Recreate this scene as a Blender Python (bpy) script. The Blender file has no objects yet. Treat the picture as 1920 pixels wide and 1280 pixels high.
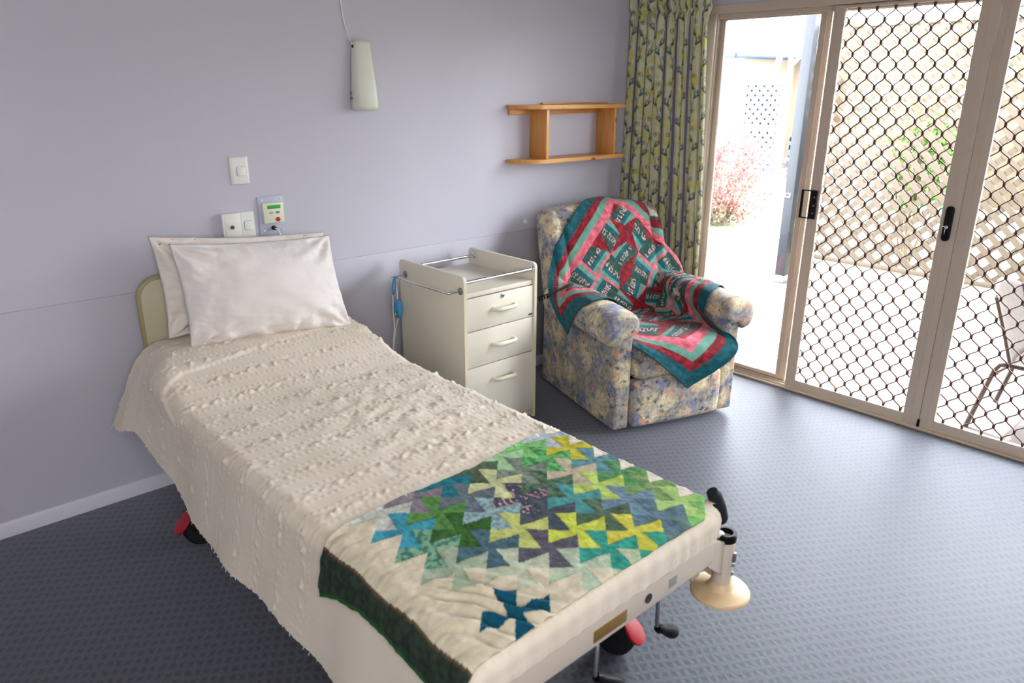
import bpy, bmesh, math, random
import numpy as np
from mathutils import Vector, Matrix

random.seed(7)
PI = math.pi
SC = bpy.context.scene
COL = SC.collection

# ------------------------------------------------------------------ helpers
def lin(c):
    c = c / 255.0
    return c / 12.92 if c <= 0.04045 else ((c + 0.055) / 1.055) ** 2.4

def rgb(r, g, b):
    return (lin(r), lin(g), lin(b), 1.0)

def linarr(a):
    a = np.asarray(a, float) / 255.0
    return np.where(a <= 0.04045, a / 12.92, ((a + 0.055) / 1.055) ** 2.4)

class NT:
    """tiny node-tree builder"""
    def __init__(self, name):
        self.m = bpy.data.materials.new(name)
        self.m.use_nodes = True
        self.t = self.m.node_tree
        self.b = self.t.nodes['Principled BSDF']
        self.out = self.t.nodes['Material Output']
    def n(self, typ, **kw):
        nd = self.t.nodes.new(typ)
        for k, v in kw.items():
            if k.startswith('i_'):
                key = k[2:]
                key = int(key) if key.isdigit() else key.replace('_', ' ')
                nd.inputs[key].default_value = v
            else:
                setattr(nd, k, v)
        return nd
    def l(self, a, b):
        self.t.links.new(a, b)
    def coord(self, scale=(1, 1, 1), rot=(0, 0, 0), which='Object'):
        tc = self.n('ShaderNodeTexCoord')
        mp = self.n('ShaderNodeMapping')
        mp.inputs['Scale'].default_value = scale
        mp.inputs['Rotation'].default_value = rot
        self.l(tc.outputs[which], mp.inputs['Vector'])
        return mp.outputs['Vector']
    def noise(self, vec, scale, detail=3, rough=0.5):
        nd = self.n('ShaderNodeTexNoise')
        nd.inputs['Scale'].default_value = scale
        nd.inputs['Detail'].default_value = detail
        nd.inputs['Roughness'].default_value = rough
        if vec is not None:
            self.l(vec, nd.inputs['Vector'])
        return nd
    def ramp(self, fac, stops, interp='LINEAR'):
        r = self.n('ShaderNodeValToRGB')
        cr = r.color_ramp
        cr.interpolation = interp
        while len(cr.elements) < len(stops):
            cr.elements.new(0.5)
        for e, (p, c) in zip(cr.elements, stops):
            e.position = p
            e.color = c
        self.l(fac, r.inputs['Fac'])
        return r.outputs['Color']
    def mix(self, fac, a, b, mode='MIX'):
        nd = self.n('ShaderNodeMix', data_type='RGBA', blend_type=mode)
        for sock, v in ((nd.inputs['Factor'], fac), (nd.inputs['A'], a), (nd.inputs['B'], b)):
            if hasattr(v, 'links') or hasattr(v, 'is_linked'):
                self.l(v, sock)
            else:
                sock.default_value = v
        # colour sockets of the Mix node
        return nd
    def bump(self, height, strength=0.3, dist=0.01):
        b = self.n('ShaderNodeBump')
        b.inputs['Strength'].default_value = strength
        b.inputs['Distance'].default_value = dist
        self.l(height, b.inputs['Height'])
        self.l(b.outputs['Normal'], self.b.inputs['Normal'])

def mixc(nt, fac, a, b, mode='MIX'):
    nd = nt.n('ShaderNodeMix', data_type='RGBA', blend_type=mode)
    fs, as_, bs = nd.inputs[0], nd.inputs[6], nd.inputs[7]
    for s, v in ((fs, fac), (as_, a), (bs, b)):
        if isinstance(v, bpy.types.NodeSocket):
            nt.l(v, s)
        else:
            s.default_value = v
    return nd.outputs[2]

def math_(nt, op, a, b=0.0):
    nd = nt.n('ShaderNodeMath', operation=op)
    for s, v in ((nd.inputs[0], a), (nd.inputs[1], b)):
        if isinstance(v, bpy.types.NodeSocket):
            nt.l(v, s)
        else:
            s.default_value = v
    return nd.outputs[0]

def paint(name, col, rough=0.6, var=0.06, nscale=8.0, bump=0.0, bscale=200.0, metal=0.0, spec=0.5):
    nt = NT(name)
    v = nt.coord()
    nz = nt.noise(v, nscale, 3)
    dark = tuple(max(0, c * (1 - var)) for c in col[:3]) + (1,)
    lite = tuple(min(1, c * (1 + var)) for c in col[:3]) + (1,)
    c = nt.ramp(nz.outputs['Fac'], [(0.3, dark), (0.7, lite)])
    nt.l(c, nt.b.inputs['Base Color'])
    nt.b.inputs['Roughness'].default_value = rough
    nt.b.inputs['Metallic'].default_value = metal
    nt.b.inputs['Specular IOR Level'].default_value = spec
    if bump:
        n2 = nt.noise(v, bscale, 2)
        nt.bump(n2.outputs['Fac'], bump, 0.002)
    return nt.m

def vcol_mat(name, rough=0.85, nscale=60, var=0.12, bump=0.25, bscale=350, spec=0.25, sheen=0.0):
    """fabric whose printed pattern is stored on the mesh, plus procedural thread noise"""
    nt = NT(name)
    at = nt.n('ShaderNodeVertexColor', layer_name='pattern')
    v = nt.coord()
    nz = nt.noise(v, nscale, 4)
    g = nt.ramp(nz.outputs['Fac'], [(0.25, (1 - var,) * 3 + (1,)), (0.75, (1 + var,) * 3 + (1,))])
    c = mixc(nt, 1.0, at.outputs['Color'], g, 'MULTIPLY')
    nt.l(c, nt.b.inputs['Base Color'])
    nt.b.inputs['Roughness'].default_value = rough
    nt.b.inputs['Specular IOR Level'].default_value = spec
    nt.b.inputs['Sheen Weight'].default_value = sheen
    n2 = nt.noise(v, bscale, 2)
    nt.bump(n2.outputs['Fac'], bump, 0.002)
    return nt.m

# ---- meshes
def new_obj(name, me, mat=None, parent=None):
    o = bpy.data.objects.new(name, me)
    COL.objects.link(o)
    if mat is not None:
        if isinstance(mat, (list, tuple)):
            for m in mat:
                me.materials.append(m)
        else:
            me.materials.append(mat)
    if parent is not None:
        o.parent = parent
        if parent.name in INV:
            o.matrix_parent_inverse = INV[parent.name]
    return o

INV = {}   # things whose parts are given in room coordinates

def smooth_mesh(me, on=True):
    me.polygons.foreach_set('use_smooth', np.full(len(me.polygons), on))

def bm_obj(name, bm, mat=None, parent=None, smooth=None):
    """smooth: None flat, or an angle in degrees"""
    bmesh.ops.recalc_face_normals(bm, faces=bm.faces)
    if smooth is not None:
        ang = math.radians(smooth)
        for f in bm.faces:
            f.smooth = True
        for e in bm.edges:
            e.smooth = (len(e.link_faces) == 2 and e.calc_face_angle(0.0) < ang)
    me = bpy.data.meshes.new(name)
    bm.to_mesh(me)
    bm.free()
    return new_obj(name, me, mat, parent)

def add_box(bm, x0, x1, y0, y1, z0, z1, bevel=0.0, seg=2, mtx=None):
    r = bmesh.ops.create_cube(bm, size=1.0)
    vs = r['verts']
    for v in vs:
        v.co = Vector(((x0 + x1) / 2 + v.co.x * (x1 - x0), (y0 + y1) / 2 + v.co.y * (y1 - y0), (z0 + z1) / 2 + v.co.z * (z1 - z0)))
    if bevel > 0:
        es = list({e for v in vs for e in v.link_edges})
        rr = bmesh.ops.bevel(bm, geom=es, offset=bevel, segments=seg, affect='EDGES', profile=0.5)
        vs = list({v for f in rr['faces'] for v in f.verts} | {v for v in vs if v.is_valid})
    if mtx is not None:
        for v in vs:
            if v.is_valid:
                v.co = mtx @ v.co
    return vs

def box(name, x0, x1, y0, y1, z0, z1, mat, parent=None, bevel=0.003, seg=2):
    bm = bmesh.new()
    add_box(bm, x0, x1, y0, y1, z0, z1, bevel, seg)
    return bm_obj(name, bm, mat, parent, smooth=40 if bevel else None)

def add_tube(bm, pts, r, seg=10, caps=True, closed=False):
    """sweep a circle of radius r (number or list) along pts"""
    pts = [Vector(p) for p in pts]
    n = len(pts)
    rs = r if isinstance(r, (list, tuple)) else [r] * n
    tang = []
    for i in range(n):
        a = pts[(i - 1) % n] if (closed or i > 0) else pts[0]
        b = pts[(i + 1) % n] if (closed or i < n - 1) else pts[-1]
        t = (b - a)
        tang.append(t.normalized() if t.length > 1e-9 else Vector((0, 0, 1)))
    up = Vector((0, 0, 1)) if abs(tang[0].z) < 0.9 else Vector((1, 0, 0))
    nrm = tang[0].cross(up).normalized()
    rings = []
    for i in range(n):
        if i > 0:
            ax = tang[i - 1].cross(tang[i])
            if ax.length > 1e-8:
                ang = tang[i - 1].angle(tang[i])
                nrm = Matrix.Rotation(ang, 3, ax.normalized()) @ nrm
        nrm = (nrm - tang[i] * nrm.dot(tang[i])).normalized()
        bn = tang[i].cross(nrm)
        rings.append([bm.verts.new(pts[i] + (nrm * math.cos(2 * PI * k / seg) + bn * math.sin(2 * PI * k / seg)) * rs[i]) for k in range(seg)])
    m = n if closed else n - 1
    for i in range(m):
        A, B = rings[i], rings[(i + 1) % n]
        for k in range(seg):
            bm.faces.new((A[k], A[(k + 1) % seg], B[(k + 1) % seg], B[k]))
    if caps and not closed:
        bm.faces.new(rings[0][::-1])
        bm.faces.new(rings[-1])

def tube(name, pts, r, mat, parent=None, seg=10, closed=False):
    bm = bmesh.new()
    add_tube(bm, pts, r, seg, closed=closed)
    return bm_obj(name, bm, mat, parent, smooth=50)

def add_lathe(bm, prof, c=(0, 0, 0), seg=24, axis='Z'):
    """prof: list of (radius, height)"""
    rings = []
    for (r, h) in prof:
        ring = []
        for k in range(seg):
            a = 2 * PI * k / seg
            p = (r * math.cos(a), r * math.sin(a), h)
            if axis == 'X':
                p = (h, p[0], p[1])
            elif axis == 'Y':
                p = (p[0], h, p[1])
            ring.append(bm.verts.new((c[0] + p[0], c[1] + p[1], c[2] + p[2])))
        rings.append(ring)
    for A, B in zip(rings, rings[1:]):
        for k in range(seg):
            bm.faces.new((A[k], A[(k + 1) % seg], B[(k + 1) % seg], B[k]))
    bm.faces.new(rings[0][::-1])
    bm.faces.new(rings[-1])

def lathe(name, prof, c, mat, parent=None, seg=24, axis='Z'):
    bm = bmesh.new()
    add_lathe(bm, prof, c, seg, axis)
    return bm_obj(name, bm, mat, parent, smooth=40)

def add_prism(bm, poly, a0, a1, axis='X', bevel=0.0):
    """poly: 2D outline, extruded along axis from a0 to a1. X->(y,z) Y->(x,z) Z->(x,y)"""
    def P(u, v, a):
        return {'X': (a, u, v), 'Y': (u, a, v), 'Z': (u, v, a)}[axis]
    A = [bm.verts.new(P(u, v, a0)) for u, v in poly]
    B = [bm.verts.new(P(u, v, a1)) for u, v in poly]
    n = len(poly)
    fs = [bm.faces.new(A[::-1]), bm.faces.new(B)]
    for i in range(n):
        fs.append(bm.faces.new((A[i], A[(i + 1) % n], B[(i + 1) % n], B[i])))
    if bevel:
        es = list(set(fs[0].edges) | set(fs[1].edges))
        bmesh.ops.bevel(bm, geom=es, offset=bevel, segments=2, affect='EDGES', profile=0.5)

def prism(name, poly, a0, a1, axis, mat, parent=None, bevel=0.0, smooth=40):
    bm = bmesh.new()
    add_prism(bm, poly, a0, a1, axis, bevel)
    return bm_obj(name, bm, mat, parent, smooth=smooth)

def rounded_rect(x0, x1, z0, z1, r, n=6, corners=(1, 1, 1, 1)):
    """outline; corners order: bl, br, tr, tl (1 = rounded)"""
    out = []
    cs = [(x0 + r, z0 + r, PI, corners[0], x0, z0), (x1 - r, z0 + r, 1.5 * PI, corners[1], x1, z0),
          (x1 - r, z1 - r, 0, corners[2], x1, z1), (x0 + r, z1 - r, 0.5 * PI, corners[3], x0, z1)]
    for cx, cz, a0, on, sx, sz in cs:
        if not on:
            out.append((sx, sz))
            continue
        for k in range(n + 1):
            a = a0 + 0.5 * PI * k / n
            out.append((cx + r * math.cos(a), cz + r * math.sin(a)))
    return out

def grid_mesh(name, V, mat=None, parent=None, colors=None, wrap_u=False):
    """V: (nu, nv, 3) array -> smooth quad surface, colours (nu, nv, 3) linear"""
    nu, nv = V.shape[:2]
    idx = np.arange(nu * nv).reshape(nu, nv)
    if wrap_u:
        nxt = np.roll(idx, -1, axis=0)
        a, b, c, d = idx[:, :-1], nxt[:, :-1], nxt[:, 1:], idx[:, 1:]
    else:
        a, b, c, d = idx[:-1, :-1], idx[1:, :-1], idx[1:, 1:], idx[:-1, 1:]
    F = np.stack([a, b, c, d], -1).reshape(-1, 4)
    me = bpy.data.meshes.new(name)
    me.vertices.add(nu * nv)
    me.vertices.foreach_set('co', V.reshape(-1).astype(np.float32))
    me.loops.add(F.size)
    me.loops.foreach_set('vertex_index', F.reshape(-1).astype(np.int32))
    me.polygons.add(len(F))
    me.polygons.foreach_set('loop_start', np.arange(0, F.size, 4, dtype=np.int32))
    me.polygons.foreach_set('loop_total', np.full(len(F), 4, dtype=np.int32))
    me.update(calc_edges=True)
    me.validate()
    smooth_mesh(me)
    if colors is not None:
        ca = me.color_attributes.new('pattern', 'FLOAT_COLOR', 'POINT')
        c4 = np.ones((nu * nv, 4), np.float32)
        c4[:, :3] = colors.reshape(-1, 3)
        ca.data.foreach_set('color', c4.reshape(-1))
    return new_obj(name, me, mat, parent)

def poly_mesh(name, V, F, mat=None, parent=None, smooth=True):
    me = bpy.data.meshes.new(name)
    me.from_pydata([tuple(v) for v in V], [], [tuple(f) for f in F])
    me.update()
    smooth_mesh(me, smooth)
    return new_obj(name, me, mat, parent)

def solidify(o, t, offset=0.0):
    m = o.modifiers.new('thickness', 'SOLIDIFY')
    m.thickness = t
    m.offset = offset
    return o

# ---- numpy gradient noise
def pnoise(x, y, seed=0):
    rs = np.random.RandomState(seed)
    perm = rs.permutation(256)
    ang = rs.rand(256) * 2 * PI
    gx, gy = np.cos(ang), np.sin(ang)
    xi, yi = np.floor(x).astype(int), np.floor(y).astype(int)
    xf, yf = x - xi, y - yi
    u, v = xf ** 3 * (xf * (xf * 6 - 15) + 10), yf ** 3 * (yf * (yf * 6 - 15) + 10)
    def g(ix, iy, dx, dy):
        h = perm[(perm[ix & 255] + iy) & 255]
        return gx[h] * dx + gy[h] * dy
    n00, n10 = g(xi, yi, xf, yf), g(xi + 1, yi, xf - 1, yf)
    n01, n11 = g(xi, yi + 1, xf, yf - 1), g(xi + 1, yi + 1, xf - 1, yf - 1)
    return ((n00 * (1 - u) + n10 * u) * (1 - v) + (n01 * (1 - u) + n11 * u) * v) * 1.4

def fbm(x, y, seed=0, octv=3):
    s = 0
    a = 1.0
    for k in range(octv):
        s = s + a * pnoise(x * 2 ** k, y * 2 ** k, seed + k)
        a *= 0.5
    return s

def sstep(a, b, x):
    t = np.clip((x - a) / (b - a), 0, 1)
    return t * t * (3 - 2 * t)

# ---- scene objects
def tag(o, label, cat, group=None, kind=None):
    o['label'] = label
    o['category'] = cat
    if group:
        o['group'] = group
    if kind:
        o['kind'] = kind
    return o

def thing(name, label, cat, loc=(0, 0, 0), rotz=0.0, group=None, kind=None, local=False):
    o = bpy.data.objects.new(name, None)
    COL.objects.link(o)
    o.location = loc
    o.rotation_euler = (0, 0, rotz)
    o.empty_display_size = 0.05
    if not local:
        INV[o.name] = (Matrix.Translation(loc) @ Matrix.Rotation(rotz, 4, 'Z')).inverted()
    return tag(o, label, cat, group, kind)

def struct(o, label=None):
    o['kind'] = 'structure'
    if label:
        o['label'] = label
    return o

def dup(root, loc=None, rotz=None, label=None):
    r = root.copy()
    COL.objects.link(r)
    if loc is not None:
        r.location = loc
    if rotz is not None:
        r.rotation_euler = (0, 0, rotz)
    if label:
        r['label'] = label
    for ch in list(root.children):
        c = ch.copy()
        COL.objects.link(c)
        c.parent = r
        for g in ch.children:
            d = g.copy()
            COL.objects.link(d)
            d.parent = c
    return r
# ------------------------------------------------------------------ camera
CAM = Vector((0, 0, 1.65))
YAW, PITCH, ROLL, FPX = 0.736906, 0.328636, 0.0048, 1383.07
fw = Vector((math.sin(YAW) * math.cos(PITCH), math.cos(YAW) * math.cos(PITCH), -math.sin(PITCH)))
rt0 = Vector((math.cos(YAW), -math.sin(YAW), 0))
up0 = rt0.cross(fw)
rt = rt0 * math.cos(ROLL) + up0 * math.sin(ROLL)
up = up0 * math.cos(ROLL) - rt0 * math.sin(ROLL)
cd = bpy.data.cameras.new('camera')
cam = bpy.data.objects.new('camera', cd)
COL.objects.link(cam)
M = Matrix.Identity(4)
for i in range(3):
    M[i][0], M[i][1], M[i][2], M[i][3] = rt[i], up[i], -fw[i], CAM[i]
cam.matrix_world = M
cd.sensor_width = 36
cd.lens = 36 * FPX / 1920
cd.clip_start = 0.05
cd.clip_end = 300
cd.dof.use_dof = True
cd.dof.focus_distance = (Vector((2.75, 2.25, 0.7)) - CAM).dot(fw)
cd.dof.aperture_fstop = 4.0
SC.camera = cam

# ------------------------------------------------------------------ light
w = bpy.data.worlds.new('sky')
SC.world = w
w.use_nodes = True
bg = w.node_tree.nodes['Background']
bg.inputs['Color'].default_value = (0.90, 0.95, 1.0, 1)
bg.inputs['Strength'].default_value = 5.4

def lamp(name, typ, loc, energy, col=(1, 1, 1), direction=None, **kw):
    d = bpy.data.lights.new(name, typ)
    d.energy = energy
    d.color = col
    for k, v in kw.items():
        setattr(d, k, v)
    o = bpy.data.objects.new(name, d)
    COL.objects.link(o)
    o.location = loc
    if direction is not None:
        o.rotation_euler = Vector(direction).to_track_quat('-Z', 'Y').to_euler()
    return o

lamp('sun', 'SUN', (12, 4, 9), 3.5, (1.0, 0.96, 0.9), (-0.11, -0.30, -0.95), angle=math.radians(1.5))

SC.view_settings.view_transform = 'Standard'
SC.view_settings.look = 'None'
SC.view_settings.exposure = 2.12
SC.view_settings.gamma = 1.0
SC.cycles.max_bounces = 7
SC.cycles.diffuse_bounces = 4
SC.cycles.glossy_bounces = 3
SC.cycles.transmission_bounces = 4
SC.cycles.transparent_max_bounces = 8
SC.cycles.caustics_reflective = False
SC.cycles.caustics_refractive = False
SC.cycles.sample_clamp_indirect = 6.0
SC.cycles.use_denoising = True

# ------------------------------------------------------------------ materials
def carpet_mat():
    nt = NT('carpet')
    # loop-pile carpet: small diagonal lattice of light ridges over dark cells
    v = nt.coord(scale=(1 / 0.027,) * 3, rot=(0, 0, math.radians(33)))
    warp = nt.noise(v, 0.9, 2)
    wv = nt.n('ShaderNodeVectorMath', operation='MULTIPLY_ADD')
    nt.l(warp.outputs['Color'], wv.inputs[0])
    wv.inputs[1].default_value = (0.9, 0.9, 0)
    nt.l(v, wv.inputs[2])
    sx = nt.n('ShaderNodeSeparateXYZ')
    nt.l(wv.outputs[0], sx.inputs[0])
    a = math_(nt, 'SINE', math_(nt, 'MULTIPLY', sx.outputs[0], 2 * PI))
    b = math_(nt, 'SINE', math_(nt, 'MULTIPLY', sx.outputs[1], 2 * PI * 0.72))
    ridge = math_(nt, 'MAXIMUM', a, b)
    f = math_(nt, 'MULTIPLY_ADD', ridge, 0.5)
    f.node.inputs[2].default_value = 0.5
    n2 = nt.noise(v, 2.2, 3)
    f2 = math_(nt, 'ADD', math_(nt, 'MULTIPLY', f, 0.62), math_(nt, 'MULTIPLY', n2.outputs['Fac'], 0.5))
    c = nt.ramp(f2, [(0.25, rgb(42, 43, 47)), (0.6, rgb(57, 61, 67)), (0.95, rgb(72, 78, 85))])
    n3 = nt.noise(v, 0.35, 2)
    tint = nt.ramp(n3.outputs['Fac'], [(0.35, (1.06, 0.96, 1.04, 1)), (0.65, (0.92, 1.03, 1.0, 1))])
    c2 = mixc(nt, 1.0, c, tint, 'MULTIPLY')
    nt.l(c2, nt.b.inputs['Base Color'])
    nt.b.inputs['Roughness'].default_value = 0.48
    nt.b.inputs['Specular IOR Level'].default_value = 0.5
    nt.b.inputs['Specular Tint'].default_value = (0.84, 0.88, 1.0, 1)
    nt.b.inputs['Sheen Weight'].default_value = 0.85
    nt.b.inputs['Sheen Roughness'].default_value = 0.4
    nt.b.inputs['Sheen Tint'].default_value = (0.84, 0.84, 1.0, 1)
    nt.bump(f2, 0.22, 0.003)
    return nt.m

def upholstery_mat():
    """large watercolour floral: cream blooms, slate blue and orange accents on grey"""
    nt = NT('floral_upholstery')
    v = nt.coord()
    wn = nt.noise(v, 9, 3)
    wv = nt.n('ShaderNodeVectorMath', operation='MULTIPLY_ADD')
    nt.l(wn.outputs['Color'], wv.inputs[0])
    wv.inputs[1].default_value = (0.07, 0.07, 0.07)
    nt.l(v, wv.inputs[2])
    W = wv.outputs[0]
    base_n = nt.noise(W, 30, 6, 0.72)
    base = nt.ramp(base_n.outputs['Fac'], [(0.36, rgb(78, 80, 88)), (0.47, rgb(158, 156, 152)), (0.66, rgb(190, 184, 172))])
    def blobs(scale, r0, r1, seed, brk=0.5):
        vo = nt.n('ShaderNodeTexVoronoi')
        vo.inputs['Scale'].default_value = scale
        mp = nt.n('ShaderNodeMapping')
        mp.inputs['Location'].default_value = seed
        nt.l(W, mp.inputs['Vector'])
        nt.l(mp.outputs[0], vo.inputs['Vector'])
        m = nt.ramp(vo.outputs['Distance'], [(r0, (1, 1, 1, 1)), (r1, (0, 0, 0, 1))])
        nz = nt.noise(mp.outputs[0], scale * 3.2, 5, 0.72)
        g = nt.ramp(nz.outputs['Fac'], [(brk - 0.06, (0, 0, 0, 1)), (brk + 0.05, (1, 1, 1, 1))])
        return math_(nt, 'MULTIPLY', m, g)
    c = mixc(nt, blobs(9, 0.34, 0.55, (1.3, 0.2, 4.1), 0.47), base, rgb(166, 158, 150))
    c = mixc(nt, blobs(7.0, 0.36, 0.56, (5.2, 3.1, 0.4), 0.40), c, rgb(222, 208, 174))
    # petals inside the blooms
    pn = nt.noise(W, 46, 5, 0.75)
    pm = nt.ramp(pn.outputs['Fac'], [(0.38, (0.60, 0.56, 0.52, 1)), (0.6, (1.08, 1.08, 1.08, 1))])
    c = mixc(nt, 1.0, c, pm, 'MULTIPLY')
    c = mixc(nt, blobs(9, 0.24, 0.46, (7.7, 1.9, 2.2), 0.50), c, rgb(112, 120, 164))
    c = mixc(nt, blobs(12, 0.20, 0.38, (2.1, 8.4, 6.6), 0.51), c, rgb(212, 154, 116))
    c = mixc(nt, blobs(20, 0.16, 0.36, (9.1, 4.4, 3.3), 0.50), c, rgb(66, 70, 84))
    nt.l(c, nt.b.inputs['Base Color'])
    nt.b.inputs['Roughness'].default_value = 0.8
    nt.b.inputs['Specular IOR Level'].default_value = 0.3
    nt.b.inputs['Sheen Weight'].default_value = 0.2
    n2 = nt.noise(v, 500, 2)
    nt.bump(n2.outputs['Fac'], 0.2, 0.002)
    return nt.m

def wood_mat(name, scale):
    nt = NT(name)
    v = nt.coord(scale=scale)
    n = nt.noise(v, 1.0, 4, 0.55)
    n2 = nt.noise(v, 3.1, 3, 0.6)
    f = math_(nt, 'ADD', math_(nt, 'MULTIPLY', n.outputs['Fac'], 0.65), math_(nt, 'MULTIPLY', n2.outputs['Fac'], 0.35))
    c = nt.ramp(f, [(0.30, rgb(190, 126, 60)), (0.5, rgb(212, 152, 82)), (0.72, rgb(224, 170, 100))])
    v2 = nt.coord(scale=tuple(5.0 + 0.03 * q for q in scale))
    vo = nt.n('ShaderNodeTexVoronoi')
    vo.inputs['Scale'].default_value = 1.0
    nt.l(v2, vo.inputs['Vector'])
    k = nt.ramp(vo.outputs['Distance'], [(0.07, (0.85, 0.85, 0.85, 1)), (0.12, (0, 0, 0, 1))])
    c = mixc(nt, k, c, rgb(96, 48, 24))
    nt.l(c, nt.b.inputs['Base Color'])
    nt.b.inputs['Roughness'].default_value = 0.36
    return nt.m

def glass_mat():
    nt = NT('pane_glass')
    tr = nt.n('ShaderNodeBsdfTransparent')
    gl = nt.n('ShaderNodeBsdfGlossy')
    gl.inputs['Roughness'].default_value = 0.02
    lw = nt.n('ShaderNodeFresnel')
    lw.inputs['IOR'].default_value = 1.45
    nz = nt.noise(nt.coord(), 3, 1)
    f = math_(nt, 'MULTIPLY', lw.outputs[0], math_(nt, 'ADD', nz.outputs['Fac'], 0.4))
    mx = nt.n('ShaderNodeMixShader')
    nt.l(f, mx.inputs[0])
    nt.l(tr.outputs[0], mx.inputs[1])
    nt.l(gl.outputs[0], mx.inputs[2])
    nt.l(mx.outputs[0], nt.out.inputs['Surface'])
    return nt.m

def emit_mat(name, col, strength):
    nt = NT(name)
    nz = nt.noise(nt.coord(), 40, 1)
    c = nt.ramp(nz.outputs['Fac'], [(0.3, tuple(x * 0.9 for x in col[:3]) + (1,)), (0.7, col)])
    nt.l(c, nt.b.inputs['Base Color'])
    nt.l(c, nt.b.inputs['Emission Color'])
    nt.b.inputs['Emission Strength'].default_value = strength
    return nt.m

M_WALL = paint('wall_paint', rgb(197, 195, 208), 0.55, 0.015, 1.5, 0.06, 260, spec=0.3)
M_DADO = paint('dado_sheet_paint', rgb(188, 186, 198), 0.5, 0.015, 1.5, 0.05, 260, spec=0.35)
M_CEIL = paint('ceiling_paint', rgb(236, 234, 230), 0.7, 0.01, 2.0)
M_SKIRT = paint('skirting_paint', rgb(205, 204, 214), 0.4, 0.02, 3)
M_CARPET = carpet_mat()
M_ALU = paint('beige_aluminium', rgb(200, 184, 166), 0.42, 0.03, 6, 0.03, 300)
M_ALU_D = paint('track_shadow_metal', rgb(120, 104, 88), 0.45, 0.05, 8)
M_HEAD = paint('header_paint', rgb(200, 190, 184), 0.5, 0.02, 4)
M_GLASS = glass_mat()
M_BLACK = paint('black_plastic', rgb(12, 11, 12), 0.35, 0.1, 20, spec=0.2)
M_CREAM = paint('cream_laminate', rgb(226, 219, 203), 0.42, 0.012, 5, 0.02, 400)
M_CREAM_E = paint('cream_edge_strip', rgb(218, 209, 180), 0.4, 0.02, 8)
M_CHROME = paint('chrome', rgb(220, 220, 225), 0.12, 0.02, 10, metal=1.0)
M_STEEL = paint('dull_steel', rgb(150, 150, 155), 0.35, 0.05, 10, metal=0.9)
M_WHITE = paint('white_plastic', rgb(232, 232, 228), 0.35, 0.01, 10)
M_IVORY = paint('ivory_plastic', rgb(228, 226, 206), 0.4, 0.02, 10)
M_OPAL = paint('opal_acrylic', rgb(216, 218, 204), 0.35, 0.02, 9)
M_PINE = wood_mat('pine', (3, 60, 60))
M_PINE_V = wood_mat('pine_upright', (60, 60, 4))
M_UPH = upholstery_mat()
M_LINEN = paint('white_pillow_cotton', rgb(236, 229, 226), 0.85, 0.02, 6, 0.12, 700, spec=0.2)
M_LINEN2 = paint('cream_pillow_cotton', rgb(232, 224, 216), 0.85, 0.02, 6, 0.12, 700, spec=0.2)
M_SHEET = paint('mattress_ticking', rgb(215, 205, 190), 0.85, 0.03, 8)
M_BED = paint('bed_enamel', rgb(205, 192, 178), 0.35, 0.02, 7)
M_BEDBOARD = paint('headboard_laminate', rgb(190, 181, 152), 0.45, 0.02, 6)
M_BEDEDGE = paint('headboard_edging', rgb(164, 150, 112), 0.45, 0.03, 12)
M_DISC = paint('buff_bumper_plastic', rgb(222, 192, 150), 0.35, 0.03, 9)
M_RUBBER = paint('black_rubber', rgb(22, 22, 23), 0.7, 0.1, 20, spec=0.2)
M_GRIP = paint('dark_grip_rubber', rgb(34, 39, 39), 0.65, 0.15, 30, spec=0.2)
M_RED = paint('red_pedal_plastic', rgb(172, 16, 30), 0.4, 0.05, 15)
M_BRONZE = paint('bronze_nameplate', rgb(150, 118, 60), 0.35, 0.1, 40, metal=0.4)
M_DKHOLE = paint('dark_recess', rgb(48, 48, 58), 0.6, 0.1, 20)
M_GREYTAB = paint('grey_sticker', rgb(150, 150, 150), 0.5, 0.04, 30)
M_BLUE = paint('blue_call_button_plastic', rgb(70, 150, 205), 0.4, 0.03, 20)
M_GREEN = paint('green_button', rgb(20, 120, 80), 0.4, 0.05, 30)
M_GREYP = paint('grey_button', rgb(170, 172, 165), 0.5, 0.03, 30)
M_TEALB = paint('teal_button', rgb(60, 140, 130), 0.5, 0.03, 30)
M_REDB = paint('red_button', rgb(200, 30, 50), 0.35, 0.05, 20)
M_LCD = emit_mat('green_display', rgb(36, 110, 30), 0.25)
M_PANELB = paint('pale_blue_backplate', rgb(188, 194, 214), 0.5, 0.01, 10)
M_NAVY = paint('navy_badge', rgb(60, 62, 120), 0.5, 0.05, 30)
M_BRASS = paint('brass_socket', rgb(150, 130, 60), 0.35, 0.1, 30, metal=0.8)
M_STRAP = paint('dark_brown_strap', rgb(58, 42, 38), 0.7, 0.15, 60)
M_LINER = paint('curtain_lining', rgb(232, 228, 214), 0.9, 0.02, 12)

# ------------------------------------------------------------------ room shell
XW, YW = 3.875, 3.145      # door wall face, back wall face
def shell(name, boxes, mat, bevel=0.0):
    bm = bmesh.new()
    for b in boxes:
        add_box(bm, *b, bevel)
    return struct(bm_obj(name, bm, mat))

shell('floor', [(-2.7, XW + 0.02, -3.1, YW + 0.02, -0.06, 0.0)], M_CARPET)
shell('ceiling', [(-2.7, XW + 0.12, -3.1, YW + 0.1, 2.55, 2.65)], M_CEIL)
shell('wall_back', [(-2.7, XW + 0.13, YW, YW + 0.12, -0.05, 2.6)], M_WALL)
shell('wall_left', [(-2.8, -2.7, -3.2, YW + 0.12, -0.05, 2.6)], M_WALL)
shell('wall_front', [(-2.8, XW + 0.13, -3.2, -3.1, -0.05, 2.6)], M_WALL)
DY0, DY1, DZ1 = -0.62, 2.63, 2.10
shell('wall_right', [(XW, XW + 0.13, DY1, YW + 0.05, -0.05, 2.6), (XW, XW + 0.13, -3.15, DY0, -0.05, 2.6),
                     (XW, XW + 0.13, DY0, DY1, DZ1, 2.6)], M_WALL)
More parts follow.
